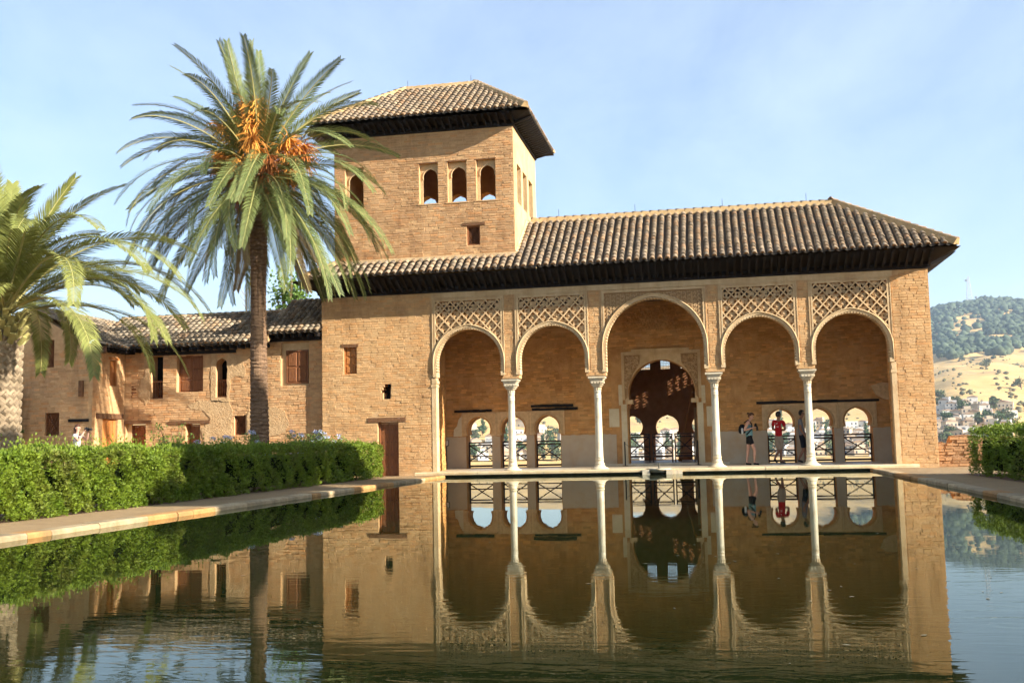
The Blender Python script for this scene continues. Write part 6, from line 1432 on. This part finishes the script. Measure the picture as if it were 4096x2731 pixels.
person('man in red shirt and beige shorts walking with folded arms', (3.96, 2.5, ZB), (.75, .6, -.05), dict(pelvis=(0, 0, .93), chest=(.0, 0, 1.30), neck=(.01, 0, 1.50), head=(.025, .01, 1.645), shl=(-.15, -.03, 1.44), shr=(.17, .04, 1.42), ell=(-.19, .10, 1.17), elr=(.23, .09, 1.14), wrl=(.03, .19, 1.16), wrr=(.04, .17, 1.13), hal=(.12, .18, 1.17), har=(-.05, .18, 1.14), hipl=(-.08, 0, .86), hipr=(.08, 0, .86), knl=(-.01, -.02, .44), knr=(.06, .05, .46), anl=(-.17, -.06, .19), anr=(.04, .04, .085), tol=(-.10, -.05, .06), tor=(.18, .02, .035)), dict(skin=SK2, top=cloth('red', (.46, .012, .015)), sleeve=.62, shorts=cloth('beige', (.36, .27, .19)), leg=.98, shoe=cloth('charcoal', (.025, .025, .027)), hair=HK), [])
lm = MB()   # pale print on the back of the red shirt
lm.add([(3.885, 2.372, 1.50), (3.925, 2.369, 1.51), (3.925, 2.369, 1.56)], [(0, 1, 2)]); 
for i in range(3): lm.box(3.895 + i * .022, 3.910 + i * .022, 2.362, 2.366, 1.40 - .006 * i, 1.43 - .004 * (i % 2))
lm.build('shirt_print', cloth('white', (.7, .66, .62)), [o for o in COL.objects if o.name.startswith('top.')][-1])
person('man in grey shirt and dark shorts stepping behind the right column', (4.74, 2.75, ZB), (1, .05, -.05), dict(pelvis=(0, 0, .95), chest=(-.03, 0, 1.32), neck=(-.01, 0, 1.53), head=(.03, 0, 1.675), shl=(-.06, -.17, 1.45), shr=(-.03, .17, 1.45), ell=(-.05, -.20, 1.15), elr=(.02, .2, 1.16), wrl=(.08, -.19, .93), wrr=(.16, .17, .95), hal=(.12, -.18, .85), har=(.2, .16, .88), hipl=(.01, -.08, .88), hipr=(-.01, .08, .88), knl=(.02, -.08, .46), knr=(.12, .08, .48), anl=(-.15, -.09, .13), anr=(.08, .08, .085), tol=(-.03, -.10, .05), tor=(.22, .07, .035)), dict(skin=SK2, top=cloth('grey', (.22, .21, .22)), sleeve=.6, shorts=cloth('navy', (.012, .013, .02)), leg=.92, shoe=cloth('charcoal', (.025, .025, .027)), hair=HK), [])
person('dark haired woman in white t-shirt raising a camera behind the hedge', (-18.1, -4.0, .16), (1, -.15, .05), dict(pelvis=(0, 0, .93), chest=(0, 0, 1.30), neck=(.01, 0, 1.53), head=(.03, 0, 1.68), shl=(.01, -.18, 1.45), shr=(.01, .18, 1.45), ell=(.20, -.22, 1.27), elr=(.22, .20, 1.30), wrl=(.27, -.08, 1.52), wrr=(.35, .06, 1.54), hal=(.30, -.05, 1.60), har=(.38, .04, 1.60), hipl=(0, -.08, .86), hipr=(0, .08, .86), knl=(.0, -.09, .48), knr=(.02, .09, .48), anl=(0, -.09, .085), anr=(.0, .09, .085), tol=(.14, -.10, .035), tor=(.14, .1, .035)), dict(skin=SK1, top=cloth('white', (.7, .66, .62)), sleeve=.5, shorts=cloth('denim', (.03, .05, .08)), leg=.98, shoe=BLK, hair=HB), [((-.06, 0, 1.70), (-.12, .02, 1.20), .055, .03)])
t = thing('camera', 'black camera raised by the dark haired woman behind the hedge', 'camera', (-17.74, -4, 1.66)); w = MB(); w.box(-17.80, -17.72, -4.07, -3.93, 1.74, 1.84); w.box(-17.785, -17.735, -4.03, -3.97, 1.84, 1.865); w.build('camera_body', BLK, t); w = MB(); w.tube([(-17.72, -4, 1.79), (-17.62, -4, 1.79), (-17.58, -4, 1.79)], [.038, .036, .04], 10); w.build('lens', IRON, t, True)

# ================================================================== haze over the valley
hz = MB(); hz.box(-3700, 3700, -420, 3650, -70, 400); ho = hz.build('haze', MATS['dish']); ho['kind'] = 'stuff'
hm = bpy.data.materials.new('haze'); hm.use_nodes = True; N, L = hm.node_tree.nodes, hm.node_tree.links
for n in list(N): N.remove(n)
out = N.new('ShaderNodeOutputMaterial'); pv_ = N.new('ShaderNodeVolumePrincipled'); pv_.inputs['Color'].default_value = (.66, .82, 1.0, 1); pv_.inputs['Density'].default_value = .00012; pv_.inputs['Anisotropy'].default_value = .2
L.new(pv_.outputs[0], out.inputs['Volume']); ho.data.materials.clear(); ho.data.materials.append(hm)
